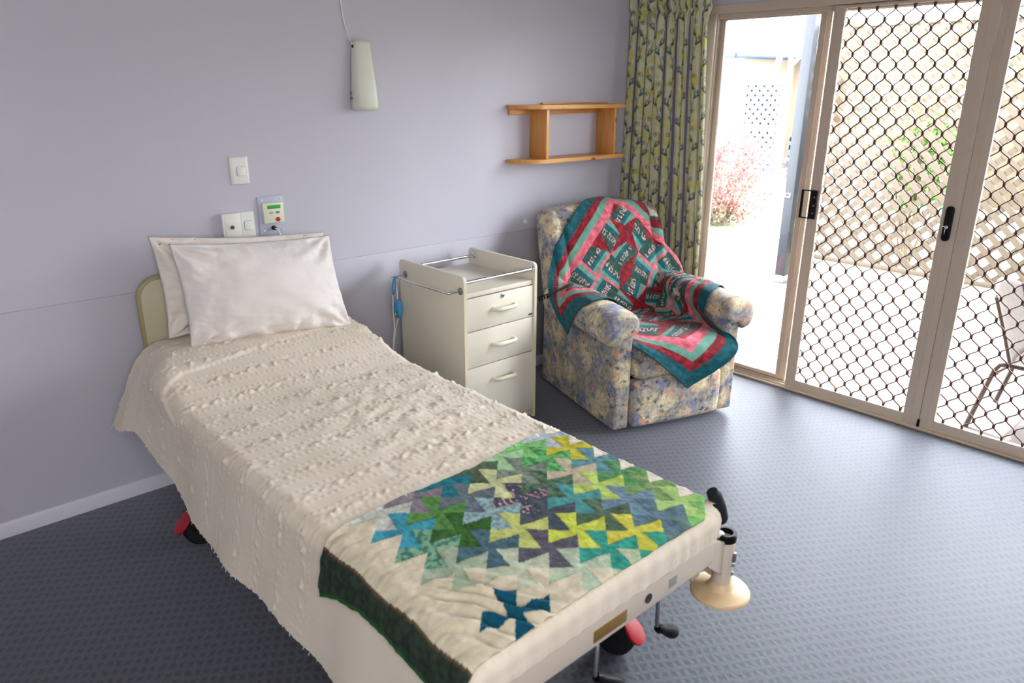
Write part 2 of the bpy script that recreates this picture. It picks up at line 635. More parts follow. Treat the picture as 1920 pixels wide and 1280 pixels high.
# impact sheet on the lower half of the back wall, its top edge is the line behind the bed
struct(box('trim_1', -2.7, XW, YW - 0.008, YW + 0.002, 0.06, 0.874, M_DADO, bevel=0.004))
bb = [(YW + 0.002, 0.0), (YW - 0.016, 0.0), (YW - 0.016, 0.052), (YW - 0.012, 0.060), (YW - 0.006, 0.064), (YW + 0.002, 0.064)]
struct(prism('baseboard_back', bb, -2.7, XW, 'X', M_SKIRT))
bb2 = [(XW + 0.002, 0.0), (XW - 0.014, 0.0), (XW - 0.014, 0.055), (XW - 0.006, 0.064), (XW + 0.002, 0.064)]
struct(prism('baseboard_right', bb2, DY1 + 0.03, YW, 'Y', M_SKIRT))

# ------------------------------------------------------------------ sliding door wall
def door_frame():
    bm = bmesh.new()
    X0, X1 = XW - 0.004, XW + 0.125
    # left and right jambs
    for y0, y1 in ((DY1 - 0.055, DY1), (DY0, DY0 + 0.055)):
        add_box(bm, X0, X1, y0, y1, 0.0, DZ1, 0.002)
        add_box(bm, X0 + 0.02, X0 + 0.03, y0 - 0.006, y1 + 0.006, 0.02, 2.05, 0.001)
    # header, stepped
    add_box(bm, X0 - 0.010, X1, DY0, DY1, 2.055, DZ1, 0.003)
    add_box(bm, X0 + 0.03, X0 + 0.040, DY0, DY1, 2.030, 2.056, 0.001)
    add_box(bm, X0 + 0.080, X0 + 0.088, DY0, DY1, 2.030, 2.056, 0.001)
    return bm_obj('trim_2', bm, M_ALU)
struct(door_frame())
def sill():
    bm = bmesh.new()
    X0 = XW - 0.012
    add_box(bm, X0, X0 + 0.14, DY0, DY1, -0.05, 0.006, 0.0015)
    for dx, h, t in ((0.0, 0.014, 0.008), (0.030, 0.020, 0.006), (0.058, 0.026, 0.006), (0.088, 0.030, 0.006), (0.118, 0.030, 0.010)):
        add_box(bm, X0 + dx, X0 + dx + t, DY0, DY1, 0.0, h, 0.001)
    return bm_obj('trim_3', bm, M_ALU)
struct(sill())

def grille_mesh(name, y0, y1, z0, z1, x, mat, parent, ph):
    """diamond security grille: S-curved bars meeting at thick upright knuckles"""
    PY, PZ = 0.0865, 0.0513
    bm = bmesh.new()
    rows = int((z1 - z0) / PZ) + 2
    zt = 2.028
    for i in range(-1, rows + 1):
        z = zt - i * PZ
        if z < z0 + 0.004 or z > z1 + 0.0:
            continue
        off = 0.5 * (i % 2)
        k0 = int((y0 - ph) / PY) - 2
        for k in range(k0, k0 + int((y1 - y0) / PY) + 6):
            y = ph + (k + off) * PY
            # knuckle
            if y0 + 0.003 < y < y1 - 0.003:
                add_box(bm, x - 0.006, x + 0.006, y - 0.0054, y + 0.0054, z - 0.0115, z + 0.0115, 0.0)
            for sgn in (-1, 1):
                ye, ze = y + sgn * PY / 2, z - PZ
                if min(y, ye) < y0 - 0.03 or max(y, ye) > y1 + 0.03:
                    continue
                pts = []
                N = 7
                for j in range(N + 1):
                    t = j / N
                    # horizontal travel eased (s-curve), vertical linear
                    e = t - 0.13 * math.sin(2 * PI * t)
                    yy = y + (ye - y) * e
                    zz = z + (ze - z) * t
                    pts.append((yy, zz))
                pts = [p for p in pts if y0 - 0.001 <= p[0] <= y1 + 0.001 and p[1] >= z0 - 0.001]
                if len(pts) < 2:
                    continue
                pr = []
                for j, (yy, zz) in enumerate(pts):
                    a = pts[max(0, j - 1)]
                    b = pts[min(len(pts) - 1, j + 1)]
                    dy, dz = b[0] - a[0], b[1] - a[1]
                    L = math.hypot(dy, dz) or 1
                    ny, nz = -dz / L * 0.0023, dy / L * 0.0023
                    pr.append([bm.verts.new((x - 0.0032, yy - ny, zz - nz)), bm.verts.new((x - 0.0032, yy + ny, zz + nz)),
                               bm.verts.new((x + 0.0032, yy + ny, zz + nz)), bm.verts.new((x + 0.0032, yy - ny, zz - nz))])
                for A, B in zip(pr, pr[1:]):
                    for q in range(4):
                        bm.faces.new((A[q], A[(q + 1) % 4], B[(q + 1) % 4], B[q]))
    return bm_obj(name, bm, mat, parent)

M_GRILLE = paint('grille_metal', rgb(92, 70, 62), 0.6, 0.05, 20, spec=0.15)

def panel_door(name, label, y0, y1, x0, x1, zb, zt, wl, wr, hb, ht, knurl=True):
    """sliding leaf: stiles, rails; y0<y1 ; wl = width of stile at y1 (left in view), wr at y0"""
    t = thing(name, label, 'door', ((x0 + x1) / 2, (y0 + y1) / 2, zb), kind='structure')
    for (a, b) in ((y1 - wl, y1), (y0, y0 + wr)):
        bm = bmesh.new()
        add_box(bm, x0, x1, a, b, zb, zt, 0.002)
        if b - a > 0.06:
            add_box(bm, x0 - 0.002, x0 + 0.01, (a + b) / 2 - 0.003, (a + b) / 2 + 0.003, zb + 0.01, zt - 0.01, 0.0008)
        bm_obj('stile', bm, M_ALU, t, smooth=40)
    box('bottom_rail', x0, x1, y0 + wr, y1 - wl, zb, zb + hb, M_ALU, t, 0.002)
    box('top_rail', x0, x1, y0 + wr, y1 - wl, zt - ht, zt, M_ALU, t, 0.002)
    return t

# glass leaf, slid open on the left; its leading stile stands beside the screen
d1 = panel_door('door_1', 'sliding glass door leaf beside the curtain, clear pane', 1.925, 2.575, XW + 0.052, XW + 0.078, 0.028, 2.045, 0.03, 0.062, 0.02, 0.02)
box('glass_pane', XW + 0.062, XW + 0.067, 1.98, 2.56, 0.045, 2.03, M_GLASS, d1, 0)
# brush strip and bead between the two stiles
bmz = bmesh.new()
add_box(bmz, XW + 0.084, XW + 0.094, 1.905, 1.918, 0.03, 2.03, 0.002)
for k in range(46):
    add_box(bmz, XW + 0.083, XW + 0.0955, 1.9045, 1.9185, 0.05 + k * 0.0435, 0.056 + k * 0.0435, 0)
bm_obj('brush_strip', bmz, M_CREAM_E, d1)

d2 = panel_door('door_2', 'middle sliding screen door with diamond grille and black handle', 1.158, 1.895, XW - 0.001, XW + 0.022, 0.026, 2.052, 0.058, 0.078, 0.045, 0.014)
grille_mesh('grille', 1.236, 1.837, 0.071, 2.038, XW + 0.012, M_GRILLE, d2, 1.7755 - 0.0865 * 3)
bmk = bmesh.new()
add_box(bmk, XW - 0.012, XW + 0.002, 1.848, 1.886, 0.998, 1.150, 0.003)
add_box(bmk, XW - 0.012, XW - 0.002, 1.924, 1.938, 0.998, 1.150, 0.002)
for z in (0.998, 1.144):
    add_box(bmk, XW - 0.012, XW - 0.004, 1.884, 1.926, z, z + 0.006, 0.001)
lk = bm_obj('latch', bmk, M_BLACK, d2, smooth=40)
for z in (1.03, 1.07, 1.115):
    lathe('screw', [(0.004, 0), (0.004, -0.0015)], (XW - 0.012, 1.862, z), M_STEEL, lk, 10, 'X')
bmh = bmesh.new()
add_prism(bmh, rounded_rect(1.180, 1.214, 0.978, 1.142, 0.014), XW - 0.016, XW - 0.001, 'X', 0.003)
hd = bm_obj('handle', bmh, M_BLACK, d2, smooth=40)
bmh = bmesh.new()
add_lathe(bmh, [(0.008, -0.02), (0.008, -0.008)], (XW - 0.004, 1.197, 1.045), 12, 'X')
add_box(bmh, XW - 0.035, XW - 0.016, 1.1955, 1.1985, 1.012, 1.050, 0.0008)
add_box(bmh, XW - 0.030, XW - 0.026, 1.196, 1.214, 1.046, 1.051, 0.0008)
bm_obj('key', bmh, M_CHROME, hd, smooth=40)
box('floor_bolt', XW - 0.010, XW + 0.0, 1.150, 1.162, 0.020, 0.060, M_BLACK, d2, 0.002)

d3 = panel_door('door_3', 'right hand screen door with diamond grille, cut by the photo edge', 0.20, 1.156, XW + 0.002, XW + 0.024, 0.026, 2.052, 0.068, 0.078, 0.045, 0.014)
grille_mesh('grille', 0.278, 1.088, 0.071, 2.038, XW + 0.013, M_GRILLE, d3, 1.05 - 0.0865 * 8)
d4 = panel_door('door_4', 'far right glass leaf outside the photo', -0.57, 0.20, XW + 0.052, XW + 0.078, 0.028, 2.045, 0.06, 0.06, 0.04, 0.03)
box('glass_pane', XW + 0.062, XW + 0.067, -0.51, 0.14, 0.068, 2.015, M_GLASS, d4, 0)
# ------------------------------------------------------------------ things on the back wall
WF = YW            # upper wall face
def plate(parent, x0, x1, z0, z1, d, mat, slope=0.007, name='plate'):
    """moulded switch plate with sloped edges"""
    bm = bmesh.new()
    A = [bm.verts.new((x, WF, z)) for x, z in ((x0, z0), (x1, z0), (x1, z1), (x0, z1))]
    B = [bm.verts.new((x, WF - d * 0.45, z)) for x, z in ((x0, z0), (x1, z0), (x1, z1), (x0, z1))]
    s = slope
    Cc = [bm.verts.new((x, WF - d, z)) for x, z in ((x0 + s * 1.3, z0 + s * 0.6), (x1 - s * 1.3, z0 + s * 0.6), (x1 - s * 1.3, z1 - s * 0.6), (x0 + s * 1.3, z1 - s * 0.6))]
    for P, Q in ((A, B), (B, Cc)):
        for i in range(4):
            bm.faces.new((P[i], P[(i + 1) % 4], Q[(i + 1) % 4], Q[i]))
    bm.faces.new(Cc)
    bm.faces.new(A[::-1])
    es = [e for e in bm.edges if abs(e.verts[0].co.y - e.verts[1].co.y) > 1e-6 or e.verts[0].co.y < WF - d * 0.9]
    bmesh.ops.bevel(bm, geom=es, offset=0.0014, segments=2, affect='EDGES', profile=0.5)
    return bm_obj(name, bm, mat, parent, smooth=40)

def rocker(parent, x0, x1, z0, z1, d):
    bm = bmesh.new()
    add_prism(bm, rounded_rect(x0, x1, z0, z1, 0.006), WF - d - 0.004, WF - d + 0.001, 'Y', 0.0012)
    # tilt the rocker a little
    for v in bm.verts:
        v.co.y += (v.co.z - (z0 + z1) / 2) * 0.06
    bm_obj('rocker', bm, M_WHITE, parent, smooth=40)
    prism('rocker_gap', rounded_rect(x0 - 0.0012, x1 + 0.0012, z0 - 0.0012, z1 + 0.0012, 0.0068), WF - d - 0.0006, WF - d + 0.001, 'Y', M_GREYP, parent)

t = thing('light_switch', 'single white rocker light switch alone on the wall above the socket pair', 'switch', (1.286, WF, 1.263))
plate(t, 1.246, 1.325, 1.263, 1.378, 0.011, M_WHITE)
rocker(t, 1.272, 1.307, 1.300, 1.338, 0.011)
t = thing('light_switch', 'white rocker switch joined to the aerial socket just above the pillows', 'switch', (1.293, WF, 1.035))
plate(t, 1.2585, 1.328, 1.035, 1.149, 0.011, M_WHITE)
rocker(t, 1.279, 1.312, 1.070, 1.108, 0.011)
t = thing('aerial_socket', 'white surface box with a brass aerial socket left of the lower switch', 'socket', (1.217, WF, 1.035))
box('surface_box', 1.178, 1.257, WF - 0.030, WF, 1.035, 1.149, M_WHITE, t, 0.003)
box('cover', 1.190, 1.250, WF - 0.032, WF - 0.029, 1.042, 1.128, M_WHITE, t, 0.001)
lathe('connector', [(0.0085, 0), (0.0085, -0.003), (0.006, -0.003), (0.006, -0.010), (0.004, -0.010), (0.003, -0.004)], (1.217, WF - 0.031, 1.091), M_BRASS, t, 16, 'Y')

t = thing('nurse_call_unit', 'pale blue nurse call plate with green display and round red button', 'call unit', (1.408, WF, 1.036))
box('backplate', 1.349, 1.467, WF - 0.007, WF, 1.036, 1.204, M_PANELB, t, 0.0015)
for x, z in ((1.367, 1.189), (1.455, 1.189), (1.455, 1.053), (1.368, 1.054)):
    lathe('screw', [(0.0045, 0), (0.0045, -0.002), (0.003, -0.0032)], (x, WF - 0.007, z), M_WHITE, t, 12, 'Y')
md = box('display_module', 1.364, 1.459, WF - 0.024, WF - 0.006, 1.087, 1.177, M_IVORY, t, 0.003)
box('display_screen', 1.383, 1.444, WF - 0.0252, WF - 0.0235, 1.150, 1.166, M_LCD, md, 0.0006)
box('grey_key', 1.390, 1.407, WF - 0.0258, WF - 0.0235, 1.129, 1.138, M_GREYP, md, 0.001)
box('teal_key', 1.420, 1.437, WF - 0.0258, WF - 0.0235, 1.129, 1.138, M_TEALB, md, 0.001)
lathe('red_button', [(0.010, 0), (0.010, -0.003), (0.008, -0.0055), (0.004, -0.0065)], (1.428, WF - 0.024, 1.103), M_REDB, md, 18, 'Y')
lathe('jack', [(0.010, 0), (0.010, -0.006), (0.0075, -0.007), (0.0075, -0.022)], (1.410, WF - 0.007, 1.064), M_BLACK, t, 16, 'Y')
tube('lead', [(1.410, WF - 0.028, 1.064), (1.412, WF - 0.040, 1.062), (1.417, WF - 0.046, 1.050), (1.423, WF - 0.044, 1.030), (1.43, WF - 0.030, 0.99), (1.44, WF - 0.02, 0.85), (1.44, WF - 0.02, 0.30), (1.50, WF - 0.02, 0.10)], 0.0038, M_WHITE, t, 8)

# opal wall light
t = thing('wall_light', 'tapered opal white wall light high above the bedside cabinet', 'lamp', (1.903, WF, 1.56))
NZ, NA = 14, 22
V = np.zeros((NA + 1, NZ + 1, 3))
for j in range(NZ + 1):
    f = j / NZ
    z = 1.56 + 0.30 * f
    hw = 0.064 * (1 - f) + 0.041 * f - 0.004 * math.sin(PI * f) * -1
    dp = 0.075 * (1 - f) ** 1.2 + 0.042 * (1 - (1 - f) ** 1.2)
    for i in range(NA + 1):
        a = PI * i / NA
        cx, cy = math.cos(a), math.sin(a)
        ex = math.copysign(abs(cx) ** 0.55, cx)
        ey = abs(cy) ** 0.62
        V[i, j] = (1.903 - hw * ex, WF - 0.004 - dp * ey, z)
V = V[::-1]
sh = grid_mesh('shade', V, M_OPAL, t)
solidify(sh, 0.004, 1)
bmz = bmesh.new()
add_box(bmz, 1.862, 1.944, WF - 0.012, WF, 1.575, 1.850, 0.002)
bm_obj('backplate', bmz, M_WHITE, t, smooth=40)
for z in (1.632, 1.611):
    lathe('fixing_screw', [(0.007, 0), (0.007, -0.004), (0.004, -0.005)], (1.838, WF - 0.020, z), M_STEEL, t, 12, 'X')
lathe('cord_hole', [(0.007, 0), (0.007, -0.004)], (1.862, WF - 0.020, 1.832), M_BLACK, t, 12, 'X')
tube('feed_cord', [(1.862, WF - 0.018, 1.833), (1.850, WF - 0.010, 1.872), (1.838, WF - 0.006, 1.91), (1.829, WF - 0.004, 1.95), (1.822, WF - 0.004, 2.02), (1.815, WF - 0.004, 2.2), (1.812, WF - 0.004, 2.55)], 0.0028, M_WHITE, t, 8)

# little clear hook
t = thing('wall_hook', 'small clear plastic hook on the wall beside the armchair', 'hook', (2.953, WF, 0.905))
lathe('rosette', [(0.013, 0), (0.013, -0.003), (0.010, -0.005)], (2.953, WF, 0.921), M_WHITE, t, 16, 'Y')
tube('peg', [(2.953, WF - 0.004, 0.921), (2.953, WF - 0.018, 0.918), (2.953, WF - 0.024, 0.926)], 0.004, M_WHITE, t, 8)

# ------------------------------------------------------------------ pine wall shelf
t = thing('wall_shelf', 'two-tier knotty pine wall shelf beside the curtain', 'shelf', (3.22, WF, 1.263))
def plank(name, z0, z1):
    pts = []
    xl, xr, yf, yb = 2.805, 3.655, 2.985, WF - 0.001
    R = 0.155
    pts.append((xl, yb))
    for k in range(11):
        a = PI + 0.5 * PI * k / 10
        pts.append((xl + R + R * math.cos(a), yf + R + R * math.sin(a) * 1.0))
    for k in range(11):
        a = 1.5 * PI + 0.5 * PI * k / 10
        pts.append((xr - R * 0.3 + R * 0.3 * math.cos(a), yf + R * 0.3 + R * 0.3 * math.sin(a)))
    pts.append((xr, yb))
    prism(name, pts, z0, z1, 'Z', M_PINE, t, 0.003)
plank('upper_plank', 1.551, 1.573)
plank('lower_plank', 1.263, 1.285)
box('upright', 2.977, 2.998, 3.005, WF - 0.001, 1.285, 1.551, M_PINE_V, t, 0.002)
box('upright', 3.541, 3.562, 3.000, WF - 0.001, 1.285, 1.551, M_PINE_V, t, 0.002)
box('back_rail', 2.815, 3.54, WF - 0.016, WF - 0.001, 1.520, 1.551, M_PINE, t, 0.002)
box('gallery_strip', 3.06, 3.62, WF - 0.020, WF - 0.001, 1.573, 1.583, M_PINE, t, 0.002)

# ------------------------------------------------------------------ curtain
def curtain():
    Wf, Hf = 0.74, 2.13
    nu, nv = 310, 620
    rs = np.random.RandomState(3)
    U, Vv = np.meshgrid(np.linspace(0, Wf, nu), np.linspace(0, Hf, nv), indexing='ij')  # Vv = height above hem
    # --- printed pattern
    n1 = fbm(U * 22, Vv * 15, 11, 3)
    n2 = fbm(U * 26 + 5, Vv * 20, 21, 3)
    C = np.zeros((nu, nv, 3))
    base = np.array([242, 240, 214.])
    yel = np.array([236, 230, 146.])
    grn = np.array([224, 230, 178.])
    wy = sstep(-0.02, 0.40, n1)[..., None]
    wg = sstep(0.05, 0.45, n2)[..., None] * 0.7
    C[:] = base
    C = C * (1 - wy) + yel * wy
    C = C * (1 - wg) + grn * wg
    ds = 0.1045
    def blend(mask, col, k):
        m = (mask * k)[..., None]
        C[:] = C * (1 - m) + np.array(col, float) * m
    ph = (U + 0.05) % ds
    dd = np.minimum(ph, ds - ph)
    blend(sstep(0.0085, 0.0055, dd), (120, 116, 150), 0.95)
    blend(sstep(0.0155, 0.012, dd) * sstep(0.009, 0.0105, dd), (170, 168, 178), 0.6)
    du, dv = Wf / (nu - 1), Hf / (nv - 1)
    def dot(u, v, r, col, k=0.85):
        i0, i1 = int((u - r) / du) - 1, int((u + r) / du) + 2
        j0, j1 = int((v - r) / dv) - 1, int((v + r) / dv) + 2
        i0, j0, i1, j1 = max(i0, 0), max(j0, 0), min(i1, nu), min(j1, nv)
        if i0 >= i1 or j0 >= j1:
            return
        d = np.hypot(U[i0:i1, j0:j1] - u, Vv[i0:i1, j0:j1] - v)
        m = np.clip((r + 0.0018 - d) / 0.0036, 0, 1)[..., None] * k
        C[i0:i1, j0:j1] = C[i0:i1, j0:j1] * (1 - m) + np.array(col, float) * m
    def stroke(pts, r0, r1, col):
        P = np.array(pts)
        seg = np.hypot(*np.diff(P, axis=0).T)
        L = np.concatenate([[0], np.cumsum(seg)])
        n = max(2, int(L[-1] / 0.0025))
        for s in np.linspace(0, L[-1], n):
            x = np.interp(s, L, P[:, 0])
            y = np.interp(s, L, P[:, 1])
            dot(x, y, r0 + (r1 - r0) * s / L[-1], col, 0.40)
    INK = [(78, 92, 112), (96, 90, 116), (84, 116, 112)]
    for p in range(-1, 12):
        u0 = p * ds - 0.05 + ds / 2
        period = 0.145
        shift = rs.rand() * period
        for q in range(-1, 17):
            v0 = q * period + shift
            side = 1 if q % 2 == 0 else -1
            st = [(u0 + side * 0.020 * math.sin(PI * k / 14), v0 + period * k / 14) for k in range(15)]
            stroke(st, 0.0017, 0.0017, INK[(p + q) % 3])
            for kk, (f, sd, R) in enumerate(((0.15, -side, 0.018), (0.55, side, 0.015), (0.85, -side, 0.014))):
                cx = u0 + side * 0.020 * math.sin(PI * f)
                cy = v0 + period * f
                sp = []
                ox, oy = cx + sd * 1.15 * R, cy + 0.7 * R
                for k in range(30):
                    a = k / 29
                    r = R * (1 - a * 0.78)
                    an = a * 2.45 * PI
                    sp.append((ox - sd * r * math.cos(an), oy + r * math.sin(an)))
                stroke([(cx, cy - 0.014)] + sp, 0.0016, 0.0021, INK[(p + q + kk) % 3])
                dot(sp[-1][0], sp[-1][1], 0.0048, INK[(p + q + kk + 1) % 3], 0.9)
            # leaf sprig
            for f, sd in ((0.42, side), (0.75, -side)):
                cx = u0 + side * 0.020 * math.sin(PI * f)
                cy = v0 + period * f
                stroke([(cx, cy), (cx + sd * 0.016, cy + 0.012), (cx + sd * 0.024, cy + 0.032)], 0.007, 0.001, INK[(p + q + 1) % 3])
                stroke([(cx, cy), (cx + sd * 0.004, cy + 0.020), (cx + sd * 0.002, cy + 0.036)], 0.0055, 0.001, (92, 132, 116))
            dot(u0 + side * 0.040, v0 + period * 0.5, 0.006, (104, 100, 140), 0.7)
    # --- hang
    z = 0.07 + Vv * (2.20 - 0.07) / Hf
    f = U / Wf
    yl = np.interp(z, [0, 0.9, 1.6, 2.09, 2.2], [3.135, 3.135, 3.128, 3.120, 3.128])
    yr = np.interp(z, [0, 0.55, 1.0, 1.6, 2.05, 2.09, 2.2], [2.49, 2.50, 2.515, 2.555, 2.585, 2.575, 2.555])
    y = yl + (yr - yl) * f
    # gathers: folds die out at the tape line, open towards the hem
    tape = np.exp(-((z - 2.085) / 0.035) ** 2)
    warp = 0.35 * pnoise(f * 4 + 3, z * 0.35, 5)
    phase = 2 * PI * (f * 8.3 + warp * 0.45)
    amp = 0.015 * (1 - 0.55 * tape) * (0.75 + 0.35 * pnoise(f * 6, z * 0.3, 8))
    x = 3.805 - amp * (np.sin(phase) + 0.25 * np.sin(2.3 * phase + 1.3))
    y = y + 0.007 * np.cos(phase) * (1 - 0.5 * tape)
    x = x - 0.012 * np.sin(f * 2 * PI * 23 + 2 * pnoise(f * 9, z * 2, 4)) * np.exp(-((z - 2.085) / 0.07) ** 2) - 0.004 * fbm(f * 30, z * 4, 14, 2)
    x = x + 0.013 * np.exp(-((z - 2.085) / 0.010) ** 2) - 0.010 * sstep(2.09, 2.12, z)
    # pinched dart low on the right side
    x = x - 0.02 * np.exp(-((f - 0.86) / 0.035) ** 2) * np.exp(-((z - 1.02) / 0.09) ** 2)
    x = np.minimum(x, 3.862)
    y = np.clip(y, 2.47, 3.138)
    V = np.stack([x, y, z], -1)
    t = thing('curtain', 'gathered pale green curtain printed with scrolling vines beside the glass door', 'curtain', (3.80, 2.85, 0.07))
    M_CUR = vcol_mat('curtain_print', 0.85, 40, 0.06, 0.15, 500)
    # thin cloth lets some daylight through
    nt_t = M_CUR.node_tree
    tl = nt_t.nodes.new('ShaderNodeBsdfTranslucent')
    mx = nt_t.nodes.new('ShaderNodeMixShader')
    mx.inputs[0].default_value = 0.42
    at = [n for n in nt_t.nodes if n.type == 'VERTEX_COLOR'][0]
    nt_t.links.new(at.outputs[0], tl.inputs['Color'])
    nt_t.links.new(nt_t.nodes['Principled BSDF'].outputs[0], mx.inputs[1])
    nt_t.links.new(tl.outputs[0], mx.inputs[2])
    nt_t.links.new(mx.outputs[0], nt_t.nodes['Material Output'].inputs['Surface'])
    grid_mesh('print_cloth', V, M_CUR, t, linarr(C))
    # lining peeks out behind the edge
    sel = slice(0, nu, 5)
    Vl = V[sel, ::6].copy()
    Vl[..., 0] = np.minimum(Vl[..., 0] + 0.012, 3.868)
    Vl[..., 1] -= 0.008 * np.linspace(-1, 1, Vl.shape[0])[:, None]
    Vl[..., 1] = np.clip(Vl[..., 1], 2.46, 3.139)
    grid_mesh('lining', Vl, M_LINER, t)
    tr = tube('curtain_rail', [(3.85, 2.40, 2.235), (3.85, 3.12, 2.235)], 0.012, M_WHITE, t)
curtain()

# ------------------------------------------------------------------ bedside cabinet
t = thing('bedside_cabinet', 'cream three-drawer bedside cabinet with chrome gallery rails between bed and armchair', 'cabinet', (2.243, 2.80, 0))
CX0, CX1, CY0, CY1, CZ = 2.012, 2.474, 2.545, 3.060, 0.850
def side(x0, x1):
    poly = rounded_rect(CY0, CY1, 0.03, CZ, 0.022, corners=(0, 0, 1, 1))
    o = prism('side_panel', poly, x0, x1, 'X', M_CREAM, t, 0.0012)
    ed = prism('edge_strip', [(CY0 - 0.0012, 0.03), (CY0 + 0.001, 0.03), (CY0 + 0.001, CZ - 0.024), (CY0 - 0.0012, CZ - 0.024)], x0, x1, 'X', M_CREAM_E, o)
    return o
side(CX0, CX0 + 0.017)
side(CX1 - 0.017, CX1)
IX0, IX1 = CX0 + 0.017, CX1 - 0.017
box('top_board', IX0, IX1, CY0 + 0.012, CY1 - 0.004, 0.742, 0.764, M_CREAM, t, 0.002)
box('back_panel', IX0, IX1, CY1 - 0.012, CY1 - 0.004, 0.04, 0.742, M_CREAM, t, 0.001)
box('plinth', IX0, IX1, CY0 + 0.03, CY0 + 0.045, 0.03, 0.10, M_CREAM, t, 0.001)
for z0, z1, hz in ((0.580, 0.738, 0.666), (0.398, 0.576, 0.492), (0.075, 0.394, 0.312)):
    dr = box('drawer', IX0 + 0.002, IX1 - 0.002, CY0 + 0.006, CY0 + 0.024, z0, z1, M_CREAM, t, 0.0015)
    hx0, hx1 = 2.193, 2.323
    yb = CY0 + 0.006
    pts = [(hx0, yb, hz), (hx0 + 0.001, yb - 0.020, hz), (hx0 + 0.012, yb - 0.030, hz), (hx0 + 0.03, yb - 0.032, hz), (hx1 - 0.03, yb - 0.032, hz), (hx1 - 0.012, yb - 0.030, hz), (hx1 - 0.001, yb - 0.020, hz), (hx1, yb, hz)]
    bm = bmesh.new()
    add_tube(bm, pts, 0.0105, 10)
    bm_obj('drawer_handle', bm, M_IVORY, dr, smooth=50)
    if z0 > 0.5:
        lathe('lock', [(0.011, 0), (0.011, -0.003), (0.009, -0.004), (0.003, -0.004), (0.003, -0.002)], (2.251, yb, 0.722), M_CHROME, dr, 18, 'Y')
        box('keyway', 2.2495, 2.2525, yb - 0.0046, yb - 0.003, 0.716, 0.727, M_BLACK, dr, 0.0003)
        box('badge', 2.425, 2.450, yb - 0.001, yb + 0.001, 0.588, 0.597, M_NAVY, dr, 0.0004)
for y, z in ((CY0 + 0.016, 0.818), (CY1 - 0.045, 0.812)):
    rl = tube('gallery_rail', [(IX0 - 0.001, y, z), (IX1 + 0.001, y, z)], 0.0085, M_CHROME, t, 14)
    for x, s in ((IX0, 1), (IX1, -1)):
        lathe('socket', [(0.015, 0), (0.015, 0.004 * s), (0.011, 0.007 * s)], (x, y, z), M_CHROME, rl, 16, 'X')
tr = tube('towel_wire', [(CX0, CY1 - 0.05, 0.779), (1.985, CY1 - 0.052, 0.778), (1.955, CY1 - 0.055, 0.777), (1.947, CY1 - 0.068, 0.777), (1.946, 2.80, 0.777), (1.946, 2.605, 0.777), (1.950, 2.578, 0.778), (1.970, 2.569, 0.780), (CX0, 2.567, 0.782)], 0.0042, M_CHROME, t, 8)
tube('wire_end', [(1.952, CY1 - 0.055, 0.777), (1.930, CY1 - 0.045, 0.778)], 0.004, M_CHROME, tr, 8)
for y in (CY1 - 0.05, 2.567):
    lathe('boss', [(0.017, 0), (0.017, -0.004), (0.010, -0.009), (0.006, -0.009)], (CX0, y, 0.781), M_STEEL, tr, 18, 'X')

# call button hanging from the wire
t = thing('call_button', 'blue oval call button hanging on its white cord from the cabinet side wire', 'call button', (1.955, 3.0, 0.565))
V = np.zeros((24, 9, 3))
for j in range(9):
    b = -1 + 2 * j / 8
    for i in range(24):
        a = 2 * PI * i / 24
        k = math.sqrt(max(0, 1 - abs(b) ** 3.2)) * 1.0
        wob = 1 + 0.10 * (-math.sin(a))
        V[i, j] = (1.955 + 0.013 * b, 3.0 + 0.027 * math.cos(a) * (0.70 + 0.30 * k) * wob, 0.614 + 0.050 * math.sin(a) * (0.80 + 0.20 * k))
grid_mesh('body', V, M_BLUE, t, wrap_u=True)
for xx, nm in ((1.942, 'front_cap'), (1.968, 'back_cap')):
    ring = [(3.0 + 0.0190 * math.cos(2 * PI * k / 24), 0.614 + 0.040 * math.sin(2 * PI * k / 24)) for k in range(24)]
    prism(nm, ring, min(xx, xx + 0.002 * (1 if nm == 'back_cap' else -1)) - 0.0005, max(xx, xx + 0.001) + 0.0005, 'X', M_BLUE, t)
gb = prism('green_pad', [(2.984, 0.606), (2.984, 0.585), (2.993, 0.574), (3.006, 0.574), (3.015, 0.585), (3.015, 0.606), (3.0, 0.600)], 1.9385, 1.942, 'X', M_GREEN, t, 0.0005)
bmz = bmesh.new()
add_box(bmz, 1.938, 1.9387, 2.9965, 3.0015, 0.580, 0.598, 0)
add_box(bmz, 1.938, 1.9387, 2.990, 3.008, 0.587, 0.591, 0)
bm_obj('cross_mark', bmz, M_WHITE, gb)
tube('cord', [(1.955, 3.0, 0.660), (1.954, 3.002, 0.70), (1.947, 3.004, 0.770), (1.943, 3.008, 0.782), (1.938, 3.013, 0.770), (1.940, 3.020, 0.70), (1.945, 3.03, 0.60), (1.945, 3.028, 0.50), (1.940, 3.035, 0.45), (1.943, 3.045, 0.38), (1.94, 3.06, 0.25), (1.90, 3.08, 0.05)], 0.0032, M_WHITE, t, 8)
tube('cord_tail', [(1.955, 3.0, 0.566), (1.952, 3.01, 0.545), (1.945, 3.02, 0.50), (1.944, 3.035, 0.42), (1.94, 3.055, 0.30)], 0.0028, M_WHITE, t, 8)
bm = bmesh.new()
add_tube(bm, [(1.944, 2.999, 0.784), (1.936, 3.004, 0.76), (1.934, 3.012, 0.72), (1.937, 3.010, 0.685), (1.941, 3.003, 0.70), (1.943, 2.997, 0.74), (1.944, 2.999, 0.784)], 0.004, 8)
bm_obj('strap', bm, M_BLUE, t, smooth=50)
